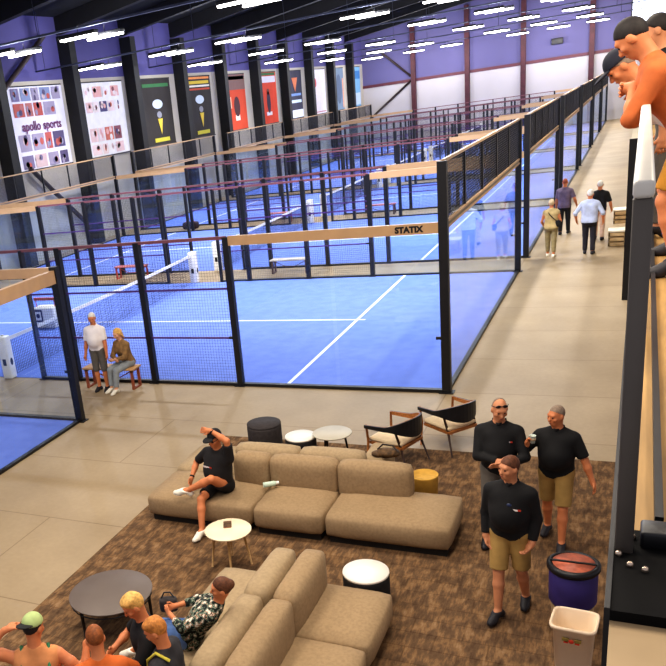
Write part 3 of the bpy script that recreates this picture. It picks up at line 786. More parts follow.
    def build(s, name, m, parent, h=.011, **kw):
        v, f = s.mesh(h)
        me = bpy.data.meshes.new(name)
        me.vertices.add(len(v)); me.vertices.foreach_set('co', v.ravel())
        me.loops.add(f.size); me.loops.foreach_set('vertex_index', f.ravel())
        me.polygons.add(len(f)); me.polygons.foreach_set('loop_start', np.arange(0, f.size, 4)); me.polygons.foreach_set('loop_total', np.full(len(f), 4))
        me.polygons.foreach_set('use_smooth', np.ones(len(f), bool))
        me.materials.append(m); me.update(calc_edges=True); me.validate()
        o = bpy.data.objects.new(name, me); C.objects.link(o); o.parent = parent
        for k, q in kw.items(): o[k] = q
        return o

def ik(a, c, l1, l2, hint):
    d = c-a; L = np.linalg.norm(d); 
    if L > (l1+l2)*.999: c = a+d/L*(l1+l2)*.999; d = c-a; L = np.linalg.norm(d)
    u = d/L; x = (l1*l1-l2*l2+L*L)/(2*L); y = math.sqrt(max(l1*l1-x*x, 0))
    hn = hint-(hint@u)*u; hn = nrm(hn) if np.linalg.norm(hn) > 1e-6 else V3(0,0,0)
    return a+u*x+hn*y, c
def rotz(v, a): return V3(v[0]*cos(a)-v[1]*sin(a), v[0]*sin(a)+v[1]*cos(a), v[2])

SKIN = mat('skin_tan', (206,140,100), .6, .06, 12); SKINP = mat('skin_pale', (226,170,134), .6, .06, 12); SKINO = mat('skin_warm', (208,130,84), .6, .06, 12)
EYE = mat('eye_dark', (40,30,28), .3, 0, 1); LIP = mat('lip', (150,76,64), .6, 0, 1)

def human(label, loc, rz, H=1.78, pelvis=(0,0,.95), chest=None, twist=0, head=(0,0,0), Lf=(-.1,0,.08), Rf=(.1,0,.08), Lk=(0,1,0), Rk=(0,1,0), Lt=(-.1,1), Rt=(.1,1),
          Lh=(-.27,.06,.86), Rh=(.27,.06,.86), Le=(-.3,-1,0), Re=(.3,-1,0), Lhd=None, Rhd=None, curl=.5, Lcurl=None, Rcurl=None, belly=0, fem=False, skin=SKIN,
          top=None, sleeve=.55, hem=.02, bottom=None, leg=.75, hair=None, hairstyle='short', shoes=None, cap=None, h=.011, grip=None, collar=False, loose=.015, glasses=None, shoe_open=False, straps=None, buildarm=1.0):
    """local frame: +y is the way the person faces, +x the right-hand side; all targets in metres for a 1.78 m figure, scaled by H"""
    t = thing('person', label, 'person', loc, rz)
    k = H/1.78; t.scale = (k,k,k)
    P = V3(*pelvis); Cc = V3(*chest) if chest is not None else P+V3(0,0,.50)
    sp = nrm(Cc-P); Cc = P+sp*.50                   # shoulder-line centre
    xr = rotz(V3(1,0,0), twist); xr = nrm(xr-(xr@sp)*sp); fw = np.cross(sp, xr)
    fw = nrm(fw); 
    px = V3(1,0,0); pf = np.cross(sp, px); pf = nrm(pf)
    sw = .172 if fem else .192; hw = .095
    SL, SR = Cc-xr*sw-sp*.045, Cc+xr*sw-sp*.045
    HL, HR = P-px*hw, P+px*hw
    LA, RA = V3(*Lf), V3(*Rf)
    LK, LA = ik(HL, LA, .44, .43, V3(*Lk)); RK, RA = ik(HR, RA, .44, .43, V3(*Rk))
    LE, LW = ik(SL, V3(*Lh), .29, .255, V3(*Le)); RE, RW = ik(SR, V3(*Rh), .29, .255, V3(*Re))
    B = SDF()
    # torso
    tor = SDF()
    m = P+sp*.26
    for sgn in (-1, 1):
        tor.cone(P+px*sgn*.075+sp*.02, m+(px+xr)*sgn*.035, .105+.01*fem, .098-.012*fem, k=.05)
        tor.cone(m+(px+xr)*sgn*.035, Cc+xr*sgn*.085-sp*.10, .10-.012*fem, .112-.01*fem, k=.05)
        tor.cone(Cc+xr*sgn*.05-sp*.05, Cc+xr*sgn*(sw-.03)-sp*.045, .072, .056, k=.04)
        tor.cone(Cc+xr*sgn*.03+sp*.035-fw*.015, Cc+xr*sgn*(sw-.05)-sp*.02, .042, .038, k=.04)
        tor.ell(P+px*sgn*.07-pf*.055-sp*.02, (.095,.085,.10), np.array([px,pf,sp]), k=.05)
    tor.ell(Cc-sp*.14+fw*.025, (.15-.015*fem,.115,.15), np.array([xr,fw,sp]), k=.05)
    if fem:
        for sgn in (-1, 1): tor.ell(Cc-sp*.17+fw*.085+xr*sgn*.075, (.065,.06,.065), np.array([xr,fw,sp]), k=.04)
    if belly: tor.ell(m-sp*.02+pf*(.06+belly*.5), (.135+belly*.5,.10+belly,.16), np.array([px,pf,sp]), k=.06)
    B.p += tor.p
    # neck and head
    hy, hp, hr = head                                 # yaw (+ = to own left), pitch (+ = down), roll
    f0 = rotz(fw, hy); f0 = nrm(V3(f0[0], f0[1], f0[2]*.3+0)); up0 = nrm(V3(0,0,1)+.35*(sp-V3(0,0,1)))
    r0 = nrm(np.cross(f0, up0)); up0 = np.cross(r0, f0)
    hf = f0*cos(hp)-up0*sin(hp); hu = up0*cos(hp)+f0*sin(hp)
    hx = r0*cos(hr)+hu*sin(hr); hu = np.cross(hx, hf)
    neck = Cc+sp*.075+fw*.01; Hc = Cc+sp*.10+up0*.115+f0*.025+hf*.012*hp
    Hc = neck+nrm(sp*.6+up0*.7+hf*.35*max(hp,0))*.155+f0*.012
    A3 = np.array([hx, hf, hu])
    B.cone(Cc-sp*.03-fw*.015, Hc-hu*.05-hf*.015, .064-.008*fem, .058-.006*fem, k=.04)
    B.ell(Hc+hu*.022-hf*.012, (.074,.094,.098), A3, k=.03)
    B.ell(Hc-hu*.035+hf*.022, (.062,.070,.080), A3, k=.03)           # face and jaw
    B.cone(Hc-hu*.092+hf*.058, Hc-hu*.088+hf*.066, .028, .024, k=.03) # chin
    B.cone(Hc+hu*.005+hf*.088, Hc-hu*.030+hf*.108, .010, .016, k=.012)# nose
    B.cone(Hc+hu*.030+hf*.076-hx*.035, Hc+hu*.030+hf*.076+hx*.035, .017, .017, k=.02)
    for sgn in (-1, 1):
        B.ell(Hc+hx*sgn*.078-hu*.012-hf*.008, (.012,.024,.034), A3, k=.008)
        B.ell(Hc+hx*sgn*.046-hu*.025+hf*.066, (.022,.018,.02), A3, k=.02)
    B.ell(Hc-hu*.062+hf*.088, (.024,.012,.011), A3, k=.012)
    # arms and hands
    hands = []
    for (Sh, El, Wr, hd, cu, sgn) in ((SL, LE, LW, Lhd, Lcurl, -1), (SR, RE, RW, Rhd, Rcurl, 1)):
        cu = curl if cu is None else cu
        ta = 1.0-.12*fem
        B.cone(Sh, Sh+(El-Sh)*.45, .060*ta, .052*ta, k=.04); B.cone(Sh+(El-Sh)*.45, El, .052*ta, .040*ta, k=.03)
        B.cone(El, El+(Wr-El)*.35, .042*ta, .043*ta, k=.02); B.cone(El+(Wr-El)*.35, Wr, .043*ta, .027*ta, k=.02)
        fd = nrm(Wr-El); d = nrm(V3(*hd)) if hd is not None else fd
        # palm plane: thumb side points toward the body's front/inside
        inn = nrm(-xr*sgn*.7+fw*.2); pn = inn-(inn@d)*d
        pn = nrm(pn) if np.linalg.norm(pn) > .05 else nrm(np.cross(d, V3(0,0,1)))
        sd = np.cross(pn, d)*sgn
        if (sd@(fw+V3(0,0,.3))) < 0: sd = -sd       # thumb side
        B.cone(Wr-d*.01, Wr+d*.04, .026, .030, k=.02)
        for j in (-1, 0, 1): B.cone(Wr+d*.03+sd*.012*j, Wr+d*.085+sd*.025*j, .017, .0145, k=.014)
        for j, (ln, off) in enumerate(((.070,.036),(.080,.013),(.074,-.011),(.058,-.034))):
            b0 = Wr+d*.085+sd*off; sp_ = sd*(off*.35)
            d1 = nrm(d*cos(cu*.6)+pn*sin(cu*.6)+sp_*2); b1 = b0+d1*ln*.45
            d2 = nrm(d*cos(cu*1.5)+pn*sin(cu*1.5)+sp_*2); b2 = b1+d2*ln*.32
            d3 = nrm(d*cos(cu*2.2)+pn*sin(cu*2.2)); b3 = b2+d3*ln*.25
            B.cone(b0, b1, .0098, .0092, k=.006); B.cone(b1, b2, .0092, .0086, k=.004); B.cone(b2, b3, .0086, .0078, k=.004)
        t0 = Wr+d*.03+sd*.026; t1 = t0+nrm(d*.7+sd*.75+pn*.25)*.042; t2 = t1+nrm(d*.95+sd*.25+pn*.35)*.034
        B.cone(t0, t1, .014, .0115, k=.012); B.cone(t1, t2, .0115, .0095, k=.004)
        hands.append((Wr+d*.09+pn*.03, d, pn, sd))
    # legs and feet
    feet = []
    for (Hp, Kn, An, tt, sgn) in ((HL, LK, LA, Lt, -1), (HR, RK, RA, Rt, 1)):
        B.cone(Hp, Hp+(Kn-Hp)*.4, .088, .076, k=.05); B.cone(Hp+(Kn-Hp)*.4, Kn, .076, .054, k=.03)
        cal = Kn+(An-Kn)*.3; sh = nrm(An-Kn); bk = -nrm(nrm(Kn-Hp)+1e-6) if False else V3(0,0,0)
        B.cone(Kn, cal, .053, .056, k=.02); B.cone(cal, An, .056, .035, k=.02)
        td = V3(tt[0], tt[1], tt[2] if len(tt) > 2 else 0); td = nrm(td)
        dn = sh-(sh@td)*td; dn = nrm(dn) if np.linalg.norm(dn) > .1 else V3(0,0,-1)
        hl = An+dn*.045-td*.05; ba = An+dn*.052+td*.115; to = An+dn*.058+td*.165
        B.cone(An, hl, .036, .032, k=.02); B.cone(An+td*.02, ba, .038, .030, k=.02); B.cone(ba, to, .030, .022, k=.02)
        feet.append((An, hl, ba, to, td, dn))
    B.build('body', skin, t, h)
    # eyes, mouth
    for sgn in (-1, 1): MB().ball(Hc+hx*sgn*.031+hu*.006+hf*.080, .0115, None, 0, 6).build('eye', EYE, t)
    MB().ball(Hc-hu*.064+hf*.097, (.018,.006,.006), Matrix([[hx[i],hf[i],hu[i]] for i in range(3)]), 0, 6).build('mouth', LIP, t)
    # clothes
    topo = None
    if top is not None:
        q = tor.infl(loose)
        q.cone(Cc-sp*.03-fw*.01, Cc+sp*.055+fw*.004, .078, .066, k=.03, flat=True)
        for (Sh, El, Wr, sgn) in ((SL, LE, LW, -1), (SR, RE, RW, 1)):
            if sleeve <= 0: continue
            ls = sleeve
            if ls <= 1: q.cone(Sh, Sh+(El-Sh)*ls, .070, .066, k=.03, flat=True)
            else:
                q.cone(Sh, El, .069, .056, k=.03); q.cone(El, El+(Wr-El)*(ls-1), .056, .044, k=.02, flat=True)
        if hem is not None: q.cut(P+sp*hem, -sp)
        topo = q.build('shirt', top, t, h)
        if collar:
            c = SDF()
            for sgn in (-1, 1): c.cone(Cc+sp*.062+fw*.07+xr*sgn*.008, Cc+sp*.085-fw*.03+xr*sgn*.062, .014, .014, k=.01); c.cone(Cc+sp*.085-fw*.03+xr*sgn*.062, Cc+sp*.092-fw*.07, .014, .014, k=.01)
            c.build('collar', top, topo, h)
    if bottom is not None:
        q = SDF(); tb = tor.infl(loose-.003); 
        q.p += [p for p in tb.p]; q.cut(P+sp*.10, sp)
        for (Hp, Kn, An, sgn) in ((HL, LK, LA, -1), (HR, RK, RA, 1)):
            if leg <= 1: q.cone(Hp, Hp+(Kn-Hp)*leg, .104, .090, k=.03, flat=True)
            else:
                q.cone(Hp, Kn, .103, .076, k=.03); q.cone(Kn, Kn+(An-Kn)*(leg-1), .074, .060, k=.02, flat=True)
        q.build('trousers' if leg > 1.3 else 'shorts', bottom, t, h)
    if shoes is not None:
        for (An, hl, ba, to, td, dn) in feet:
            q = SDF()
            q.cone(An-dn*.005, hl, .046, .044, k=.02); q.cone(An+td*.03, ba, .050, .044, k=.02); q.cone(ba, to, .044, .036, k=.02)
            q.cut(An-dn*.018, -dn); q.cut(An+dn*.082, dn)
            o = q.build('shoe', shoes, t, h)
    # hair / cap
    if hair is not None and hairstyle:
        q = SDF()
        q.ell(Hc+hu*.026-hf*.016, (.0805,.101,.1025), A3, k=.02)
        if hairstyle == 'short': q.cut(Hc+hu*.052+hf*.055, -(hu*.80-hf*.62)); q.cut(Hc-hu*.05, -hu)
        elif hairstyle == 'buzz': q = q.infl(-.005); q.cut(Hc+hu*.06+hf*.045, -(hu*.8-hf*.6)); q.cut(Hc-hu*.04, -hu)
        elif hairstyle == 'balding': q.cut(Hc+hu*.01-hf*.02, -(-hf*.9-hu*.1)); q.cut(Hc-hu*.06, -hu); q = q.infl(-.004)
        elif hairstyle == 'mop':
            for a_ in range(9):
                w = a_*2*pi/9; q.ell(Hc+hu*.075+hx*.05*cos(w)+hf*(.05*sin(w)), (.035,.04,.032), A3, k=.02)
            q.cut(Hc+hu*.045+hf*.05, -(hu*.75-hf*.66)); q.cut(Hc-hu*.055, -hu)
        elif hairstyle == 'long':
            for sgn in (-1, 1): q.cone(Hc+hx*sgn*.07-hf*.02, Hc+hx*sgn*.075-hu*.19-hf*.03, .038, .03, k=.04)
            q.cone(Hc-hf*.07, Hc-hf*.075-hu*.22, .06, .045, k=.05)
            q.ell(Hc+hf*.16-hu*.06, (.001,.001,.001), A3, k=0)
            q.cut(Hc+hu*.05+hf*.058, -(hu*.55-hf*.83))
        elif hairstyle == 'bun':
            q.ell(Hc-hf*.10+hu*.03, (.05,.045,.05), A3, k=.02); q.cut(Hc+hu*.05+hf*.055, -(hu*.7-hf*.72)); q.cut(Hc-hu*.075, -hu)
        q.build('hair', hair, t, h*.9)
    if cap is not None:
        cm, back, brim_m = cap
        q = SDF(); q.ell(Hc+hu*.035-hf*.012, (.090,.110,.105), A3, k=.02); q.cut(Hc+hu*.038+hf*.02, -(hu*.97-hf*.12))
        o = q.build('cap', cm, t, h*.9)
        s = -1 if back else 1
        q = SDF(); q.ell(Hc+hu*.045+hf*s*.115, (.075,.085,.014), A3, k=.01); q.cut(Hc+hf*s*.06, -hf*s)
        q.build('brim', brim_m or cm, o, h*.8)
    info = dict(t=t, Hc=Hc, hx=hx, hf=hf, hu=hu, Cc=Cc, xr=xr, fw=fw, sp=sp, P=P, px=px, pf=pf, hands=hands, LE=LE, RE=RE, LW=LW, RW=RW, topo=topo, SL=SL, SR=SR, feet=feet, tor=tor)
    if glasses:
        b = MB(); zz = Hc+(hu*.085+hf*.062 if glasses == 'up' else hu*.008+hf*.092)
        Mx = Matrix([[hx[i],hf[i],hu[i]] for i in range(3)])
        for sgn in (-1, 1):
            b.ball(zz+hx*sgn*.036, (.029,.008,.02), Mx, 0, 6)
            b.tube([zz+hx*sgn*.062, Hc+hx*sgn*.088-hf*.01+(hu*.05 if glasses == 'up' else hu*.012)], .004, 5)
        b.tube([zz-hx*.02, zz+hx*.02], .005, 5); b.build('sunglasses', BLK, t)
    return info
def on_chest(I, u, v, sz, m, name='chest_logo', back=False):
    """small printed mark lying on the shirt; u across, v below the shoulder line"""
    f = -I['fw'] if back else I['fw']
    o = I['Cc']+I['xr']*u-I['sp']*v
    q = I['tor'].infl(.016); best = None
    for s in np.arange(.30, .02, -.004):
        X = (o+f*s)[None]; d = min(SDF.dist(p, X)[0][0] for p in q.p)
        if d < .003: best = s; break
    s = best or .12
    b = MB(); c = o+f*(s+.012)
    def quad(cu, cv, w, hh, mi):
        pts = []
        for (a, e) in ((-1,-1),(1,-1),(1,1),(-1,1)): pts.append(c+I['xr']*(cu+a*w/2)+I['sp']*(cv+e*hh/2))
        b.add(pts, [(0,1,2,3)], mi)
    quad(sz*.1, 0, sz*.8, sz*.2, 0); quad(-sz*.45, sz*.04, sz*.3, sz*.22, len(m)-1)
    b.build(name, m, I['topo'])
# ------------------------------------------------------------------ who is there
BLKS = mat('black_shirt', (17,16,18), .85, .15, 9); BLKS2 = mat('black_jersey', (28,25,26), .85, .15, 9)
KHAKI = mat('khaki_cotton', (176,142,82), .85, .1, 9); GREYP = mat('grey_trousers', (104,98,90), .85, .1, 9)
WSHOE = mat('white_shoe', (238,232,214), .6, .05, 9); DSHOE = mat('dark_shoe', (36,34,40), .6, .1, 9)
HG = mat('hair_grey', (150,130,112), .8, .2, 40); HW = mat('hair_white', (232,226,216), .8, .1, 40); HD = mat('hair_dark', (34,26,24), .7, .3, 40)
HBR = mat('hair_brown', (110,66,40), .7, .3, 40); HBL = mat('hair_blond', (238,186,104), .7, .25, 40); HGI = mat('hair_ginger', (150,84,36), .7, .25, 40)
LOGO = [mat('logo_white', (236,230,226), .6, 0, 3), mat('logo_red', (206,60,36), .6)]

# three men in black shirts walking through the lounge
I = human('man in black long-sleeved polo and khaki shorts, hands in pockets, in front of two men', (1.85,-6.58,.008), pi-.12, 1.73,
      pelvis=(0,0,.94), Rf=(.06,.22,.085), Lf=(-.12,-.18,.10), Rt=(.25,1), Lt=(-.1,1), Rh=(.225,.06,.875), Lh=(-.225,.06,.875), Re=(.5,-1,0), Le=(-.5,-1,0), Rhd=(-.5,.12,-.85), Lhd=(.5,.12,-.85), curl=.5,
      head=(-.55,.05,0), belly=.035, top=BLKS, sleeve=1.85, hem=-.10, bottom=KHAKI, leg=.92, hair=HBR, hairstyle='short', shoes=DSHOE, collar=True, loose=.02)
on_chest(I, -.085, .15, .10, LOGO)
b = MB()
c0 = I['Cc']+I['fw']*.172-I['sp']*.13
for s in (-1, 1): b.ball(c0+I['xr']*(.03*s)-I['sp']*(.02*s), (.026,.012,.02), None, 0, 6)
b.tube([c0-I['xr']*.05, c0+I['xr']*.05], .004, 5)
b.build('hanging_sunglasses', mat('lens_blue', (40,54,90), .3), I['topo'])
I = human('bald man in black long sleeves and grey trousers, sunglasses pushed up on his head', (1.56,-5.18,.008), pi+.05, 1.80,
      head=(.35,.35,0), Lh=(-.07,.26,1.09), Rh=(-.02,.25,1.14), Le=(-1,-.1,-.6), Re=(1,-.1,-.6), Lhd=(.9,.1,.1), Rhd=(-.9,.1,0), belly=.03, curl=.4,
      Rf=(.12,.06,.085), Lf=(-.12,-.1,.085), top=BLKS, sleeve=1.9, hem=-.08, bottom=GREYP, leg=1.92, hair=HG, hairstyle='balding', shoes=DSHOE, glasses='up', collar=True)
on_chest(I, -.10, .12, .08, LOGO)
I = human('man in short-sleeved black polo and khaki shorts lifting a cup to his face', (2.14,-5.02,.008), pi-.12, 1.68,
      head=(-.6,.12,0), Rh=(.27,.28,1.38), Re=(.7,-.2,-1), Rhd=(-.25,.1,1), Lh=(-.40,.05,.90), Le=(-.6,-1,0), Rcurl=.9, belly=.045,
      Lf=(-.12,.22,.085), Rf=(.12,-.20,.10), top=BLKS, sleeve=.85, hem=-.10, bottom=KHAKI, leg=.92, hair=HG, hairstyle='buzz', shoes=DSHOE, collar=True, skin=SKINO, loose=.02)
hp = I['hands'][1]; k = 1.68/1.78
wm = Matrix.Translation((2.14,-5.02,.008)) @ Matrix.Rotation(pi-.12, 4, 'Z') @ Matrix.Scale(k, 4)
cp = wm @ Vector(hp[0]+hp[2]*.02)
t = thing('drinking_cup', 'pale paper cup in the hand of the man lifting it to his face', 'cup', (cp.x, cp.y, cp.z-.03))
MB().lathe([(0,0),(.026,0),(.034,.085),(.036,.088),(.031,.086),(.024,.006)], n=20).build('cup_body', mat('cup_paper', (214,226,214), .6), t)
MB().lathe([(.0265,.03),(.0325,.03),(.0345,.06),(.030,.06)], n=20).build('sleeve', mat('cup_sleeve', (190,170,140), .8), t)

# the man on the long sofa
I = human('man in black cap seated on the long sofa, ankle on knee, arm over his head', (-1.93,-5.40,0), pi-.22, 1.74,
      pelvis=(0,0,.53), chest=(-.04,.03,1.01), head=(-.1,.2,0), Rf=(-.08,.60,.10), Rk=(.1,.3,1), Rt=(.1,1), Lf=(.22,.46,.585), Lk=(-1,.3,.9), Lt=(.8,.4,.1),
      Lh=(-.06,.14,1.39), Le=(-1,0,.8), Lhd=(1,.15,.0), Rh=(.32,.22,.66), Re=(.8,-.8,0), Lcurl=.7, belly=.04, skin=SKINO,
      top=BLKS2, sleeve=.8, hem=-.05, bottom=BLKS, leg=.72, hair=HD, hairstyle='buzz', shoes=WSHOE, cap=(BLKS, False, BLKS), loose=.02, glasses='eyes')
on_chest(I, .04, .14, .13, LOGO)
for W_, E_ in ((I['LW'], I['LE']), (I['RW'], I['RE'])):
    d = nrm(W_-E_); MB().tube([W_-d*.03, W_-d*.005], .034, 12).build('wristband', BLKS, I['t'])

# couple by the bench
human('white-haired man in white polo and grey shorts standing by the bench', (-6.97,-.58,0), pi+.12, 1.70, head=(.25,.3,0), Lh=(-.26,.1,.86), Rh=(.28,.08,.84),
      top=mat('white_cotton', (240,232,228), .85, .05, 9), sleeve=.8, hem=.0, bottom=GREYP, leg=1.02, hair=HW, hairstyle='short', shoes=DSHOE, belly=.04, collar=True, h=.013, skin=SKINO)
human('blond woman in olive brown jacket and grey jeans sitting on the wooden bench', (-6.46,-.30,0), pi-.25, 1.66, fem=True,
      pelvis=(0,0,.60), chest=(0,.10,1.08), head=(-.1,.3,0), Lf=(-.05,.50,.09), Rf=(.14,.46,.09), Lk=(0,.2,1), Rk=(0,.2,1), Lh=(.05,.34,.74), Rh=(-.02,.36,.76), Le=(-1,-.3,-.4), Re=(1,-.3,-.4),
      top=mat('olive_jacket', (150,116,72), .85, .25, 14), sleeve=1.8, hem=-.06, bottom=mat('grey_jeans', (150,156,158), .85, .12, 9), leg=1.85, hair=HBL, hairstyle='long', shoes=WSHOE, h=.013, skin=SKINP)

# walkers in the corridor, seen from behind
I = human('woman in tan top and wide olive trousers walking away with a black shoulder bag', (.66,11.85,0), .0, 1.62, fem=True, Lh=(-.24,.16,1.0), Rh=(.22,.22,1.05), Lf=(-.09,.08,.085), Rf=(.09,-.1,.085),
      top=mat('tan_top', (196,172,120), .85, .15, 9), sleeve=.25, hem=-.04, bottom=mat('olive_trousers', (156,140,100), .85, .15, 9), leg=1.8, hair=mat('hair_ash', (226,200,160), .8, .2, 40), hairstyle='bun', shoes=WSHOE, h=.013, loose=.022, skin=SKINO)
b = MB(); cc = I['Cc']; 
b.tube([cc+V3(-.14,-.02,.05), cc+V3(-.03,-.155,-.10), cc+V3(.10,-.16,-.24), cc+V3(.17,-.09,-.32)], .012, 6); b.rbox(.12, .28, -.12, .02, cc[2]-.50, cc[2]-.30, .03, 2); b.build('shoulder_bag', BLKS, I['t'])
human('man in light blue shirt and dark trousers walking away down the corridor', (1.62,12.05,0), -.08, 1.78, Lh=(-.34,.08,.95), Rh=(.34,.05,.92), Le=(-.8,-.8,0), Re=(.8,-.8,0), Lf=(-.10,.06,.085), Rf=(.11,-.06,.085),
      top=mat('light_blue_shirt', (196,206,232), .85, .12, 9), sleeve=1.3, hem=-.05, bottom=mat('navy_trousers', (38,36,48), .85, .15, 9), leg=1.95, hair=HW, hairstyle='short', shoes=DSHOE, h=.013, loose=.03, skin=SKINO)
human('man in purple grey polo and black trousers walking close to the court glass', (.74,15.5,0), -.15, 1.74, Lh=(-.27,.1,.88), Rh=(.33,.12,.95), Lf=(-.09,-.12,.085), Rf=(.1,.12,.085), belly=.03,
      top=mat('purple_grey_polo', (116,100,122), .85, .15, 9), sleeve=.8, hem=-.08, bottom=mat('black_trousers', (26,24,30), .85, .15, 9), leg=1.95, hair=mat('hair_red_brown', (170,90,60), .8, .2, 40), hairstyle='buzz', shoes=DSHOE, h=.013, loose=.02, skin=SKINO)
human('white-haired man in black shirt and pale trousers walking ahead of the light blue shirt', (1.78,14.2,0), -.05, 1.74, Lh=(-.27,.1,.9), Rh=(.32,.1,.92), Lf=(-.1,.1,.085), Rf=(.1,-.1,.085),
      top=BLKS, sleeve=.9, hem=-.06, bottom=mat('pale_trousers', (222,188,166), .85, .1, 9), leg=1.95, hair=HW, hairstyle='short', shoes=DSHOE, h=.013, loose=.02, skin=SKINO)

# men leaning on the balcony rail
ORG = mat('orange_knit', (196,104,52), .85, .12, 10)
human('dark-haired man in orange shirt and mustard shorts leaning on the balcony rail', (3.05,-7.75,3.75), pi/2, 1.80,
      pelvis=(0,-.05,.92), chest=(0,.20,1.35), head=(-.25,.6,0), Lh=(-.06,.31,1.25), Rh=(.07,.31,1.25), Le=(-.6,.2,-1), Re=(.6,.2,-1), Lhd=(.6,.6,-.1), Rhd=(-.6,.6,-.1),
      Lf=(-.14,.0,.085), Rf=(.14,-.12,.085), top=ORG, sleeve=1.1, hem=-.06, bottom=mat('mustard_shorts', (184,126,36), .85, .1, 9), leg=.85, hair=HD, hairstyle='short', shoes=DSHOE, skin=SKINO, h=.009, loose=.02)
human('man in dark flat cap bending far over the balcony rail beside the orange shirt', (3.13,-7.0,3.75), pi/2, 1.74,
      pelvis=(0,-.02,.90), chest=(0,.33,1.25), head=(.15,.5,0), Lh=(-.06,.34,1.24), Rh=(.10,.34,1.24), Le=(-.8,-.3,-.6), Re=(.8,-.3,-.6), Lhd=(.5,.7,-.2), Rhd=(-.5,.7,-.2),
      Lf=(-.14,.05,.085), Rf=(.14,-.12,.085), top=mat('white_cotton', (240,232,228), .85, .05, 9), sleeve=.9, hem=-.06, bottom=BLKS, leg=.85, hair=HG, hairstyle='short', shoes=DSHOE, skin=SKINO, h=.009,
      cap=(mat('navy_cap', (30,32,48), .8), False, None))
human('dark-haired man standing behind the orange shirt at the right edge, mostly hidden', (3.0,-6.3,3.75), pi/2, 1.72, chest=(0,.08,1.42), head=(0,.2,0),
      Lf=(-.12,.05,.085), Rf=(.12,-.1,.085), top=BLKS, sleeve=.9, hem=-.05, bottom=GREYP, leg=1.9, hair=HD, hairstyle='short', shoes=DSHOE, h=.011)

# foreground left: woman and boys round the low table
def floral():
    m = bpy.data.materials.new('floral_cloth'); m.use_nodes = True; nt = m.node_tree; L = nt.links.new; b = nt.nodes['Principled BSDF']
    tc = nt.nodes.new('ShaderNodeTexCoord'); vo = nt.nodes.new('ShaderNodeTexNoise'); vo.inputs['Scale'].default_value = 22; vo.inputs['Detail'].default_value = 2
    cr = nt.nodes.new('ShaderNodeValToRGB'); cr.color_ramp.interpolation = 'CONSTANT'; e = cr.color_ramp.elements
    e[0].position = 0; e[0].color = lin((22,26,24)); e[1].position = .62; e[1].color = lin((226,222,206))
    for p, c in ((.46,(44,72,58)), (.50,(150,160,140)), (.54,(30,34,30)), (.58,(196,150,120))): k = e.new(p); k.color = lin(c)
    L(tc.outputs['Object'], vo.inputs['Vector']); L(vo.outputs['Fac'], cr.inputs['Fac']); L(cr.outputs['Color'], b.inputs['Base Color']); b.inputs['Roughness'].default_value = .9
    return m
JEANS = mat('blue_denim', (104,138,196), .85, .15, 14)
human('woman with brown hair in floral top and blue jeans reclining on the foreground sofa', (-.80,-8.60,0), pi/2+.1, 1.66, fem=True,
      pelvis=(0,0,.55), chest=(.02,-.33,.93), head=(.35,.35,0), Lf=(-.1,.62,.30), Rf=(.12,.60,.12), Lk=(0,.2,1), Rk=(0,.2,1), Lh=(-.08,.14,.80), Rh=(.10,.16,.80), Le=(-1,-.2,-.3), Re=(1,-.2,-.3), curl=.7,
      top=floral(), sleeve=1.6, hem=-.08, bottom=JEANS, leg=1.8, hair=HBR, hairstyle='bun', shoes=WSHOE, skin=SKINO)
t = thing('handbag', 'small dark grey bag on the lap of the woman in floral top', 'bag', (-1.05,-8.50,.66), .4)
MB().rbox(-.09, .09, -.05, .05, 0, .15, .035, 3).build('body', GRYF, t); MB().tube([(-.07,0,.14), (-.03,0,.21), (.03,0,.21), (.07,0,.14)], .008, 6).build('handle', BLK, t)
human('boy with blond hair in black T-shirt looking down, beside the low table', (-.80,-9.24,0), pi/2+.65, 1.76, pelvis=(0,0,.56), chest=(0,.06,1.06), head=(.1,.5,0), Lf=(-.12,.52,.09), Rf=(.12,.52,.09), Lk=(0,.2,1), Rk=(0,.2,1),
      Lh=(-.14,.36,.78), Rh=(.14,.36,.78), Le=(-1,-.3,-.4), Re=(1,-.3,-.4), top=BLKS, sleeve=.75, hem=-.05, bottom=GREYP, leg=.9, hair=HBL, hairstyle='mop', shoes=WSHOE, skin=SKINO)
I = human('boy with light brown hair in dark grey shirt with yellow strap, seen in profile', (-.46,-9.56,0), pi/2+.15, 1.74, pelvis=(0,0,.56), chest=(0,.02,1.05), head=(.1,.45,0), Lf=(-.12,.52,.09), Rf=(.12,.52,.09), Lk=(0,.2,1), Rk=(0,.2,1),
      Lh=(-.14,.38,.80), Rh=(.14,.38,.80), Le=(-1,-.3,-.4), Re=(1,-.3,-.4), top=mat('graphite_shirt', (48,46,50), .85, .15, 9), sleeve=.75, hem=-.05, bottom=GREYP, leg=.9, hair=mat('hair_light_brown', (206,134,62), .7, .25, 40), hairstyle='mop', shoes=WSHOE, skin=SKINO)
cc = I['Cc']; MB().tube([cc+V3(-.13,-.10,.02), cc+V3(-.13,.02,.085), cc+V3(-.10,.12,-.02), cc+V3(-.06,.15,-.16)], .014, 6).build('strap', mat('yellow_strap', (206,190,70), .7), I['t'])
human('boy with short ginger hair in orange T-shirt seen from behind', (-.90,-9.92,0), .65, 1.72, pelvis=(0,0,.56), chest=(0,.08,1.04), head=(.1,.35,0), Lf=(-.12,.50,.09), Rf=(.12,.50,.09), Lk=(0,.2,1), Rk=(0,.2,1),
      Lh=(-.2,.34,.76), Rh=(.16,.38,.80), Le=(-1,-.3,-.4), Re=(1,-.3,-.4), top=mat('orange_tee', (214,108,44), .85, .12, 9), sleeve=.7, hem=-.05, bottom=GREYP, leg=.9, hair=HGI, hairstyle='short', shoes=WSHOE, skin=SKINO)
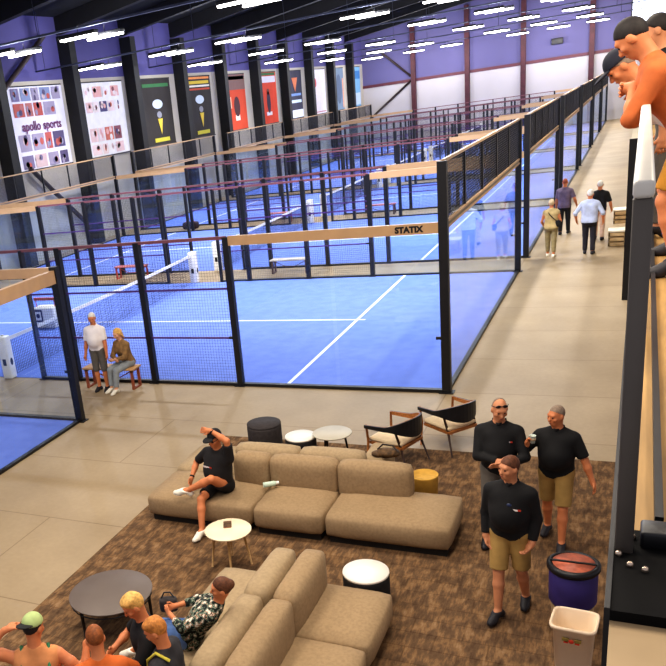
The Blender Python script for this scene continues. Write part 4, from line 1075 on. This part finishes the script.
I = human('person in tan vest and backward green cap, one arm raised behind the head', (-1.55,-9.96,0), .5, 1.76, pelvis=(0,0,.56), chest=(0,.04,1.04), head=(-.5,.25,0), Lf=(-.12,.50,.09), Rf=(.12,.50,.09), Lk=(0,.2,1), Rk=(0,.2,1),
      Lh=(-.24,.06,1.30), Le=(-1,-.1,.1), Lhd=(.9,.2,.2), Rh=(.44,.12,1.04), Re=(.3,-.6,-1), Rhd=(.8,.3,.45), Rcurl=.15, top=mat('tan_vest', (222,150,96), .85, .12, 9), sleeve=0, hem=-.05, bottom=GREYP, leg=.9,
      hair=HD, hairstyle='short', shoes=WSHOE, skin=SKINO, cap=(mat('cap_green', (178,196,130), .8, .1, 9), True, mat('cap_black', (28,28,28), .8)))
cc = I['Cc']
for s in (-1, 1): MB().tube([cc+V3(s*.12,-.13,-.08), cc+V3(s*.12,.0,.07), cc+V3(s*.11,.12,-.06)], .016, 6).build('shoulder_strap', mat('strap_green', (40,110,70), .7), I['t'])
drum('low grey pouf under the person in the green cap', (-1.55,-10.0,.008), .26, .44, GRYF, GRYF, 'pouf', 'pouf')

# ------------------------------------------------------------------ light
w = bpy.data.worlds.new('world'); S.world = w; w.use_nodes = True
bg = w.node_tree.nodes['Background']; bg.inputs['Color'].default_value = (.95,.92,1,1); bg.inputs['Strength'].default_value = .55
for (x, y) in ((-2.5,-9.5), (1.0,-9.5), (-2.5,-5), (1.5,-5), (-6,-6)):
    lamp(x, y, 7.4, 155, (1,.89,.74), 'AREA', name='lounge_lamp', size=1.6)
for y in (4, 16, 30, 45, 60): lamp(1.3, y, 7.4, 950, (1,.89,.70), 'SPOT', .1, name='corridor_lamp')
lamp(4.5, -8.5, 7.2, 120, (1,.85,.66), 'AREA', name='balcony_lamp', size=.8)
S.view_settings.view_transform = 'Standard'; S.view_settings.look = 'Medium High Contrast'; S.view_settings.exposure = 0.05; S.view_settings.gamma = 1.0
S.cycles.transparent_max_bounces = 40; S.cycles.max_bounces = 6; S.cycles.diffuse_bounces = 3; S.cycles.glossy_bounces = 2
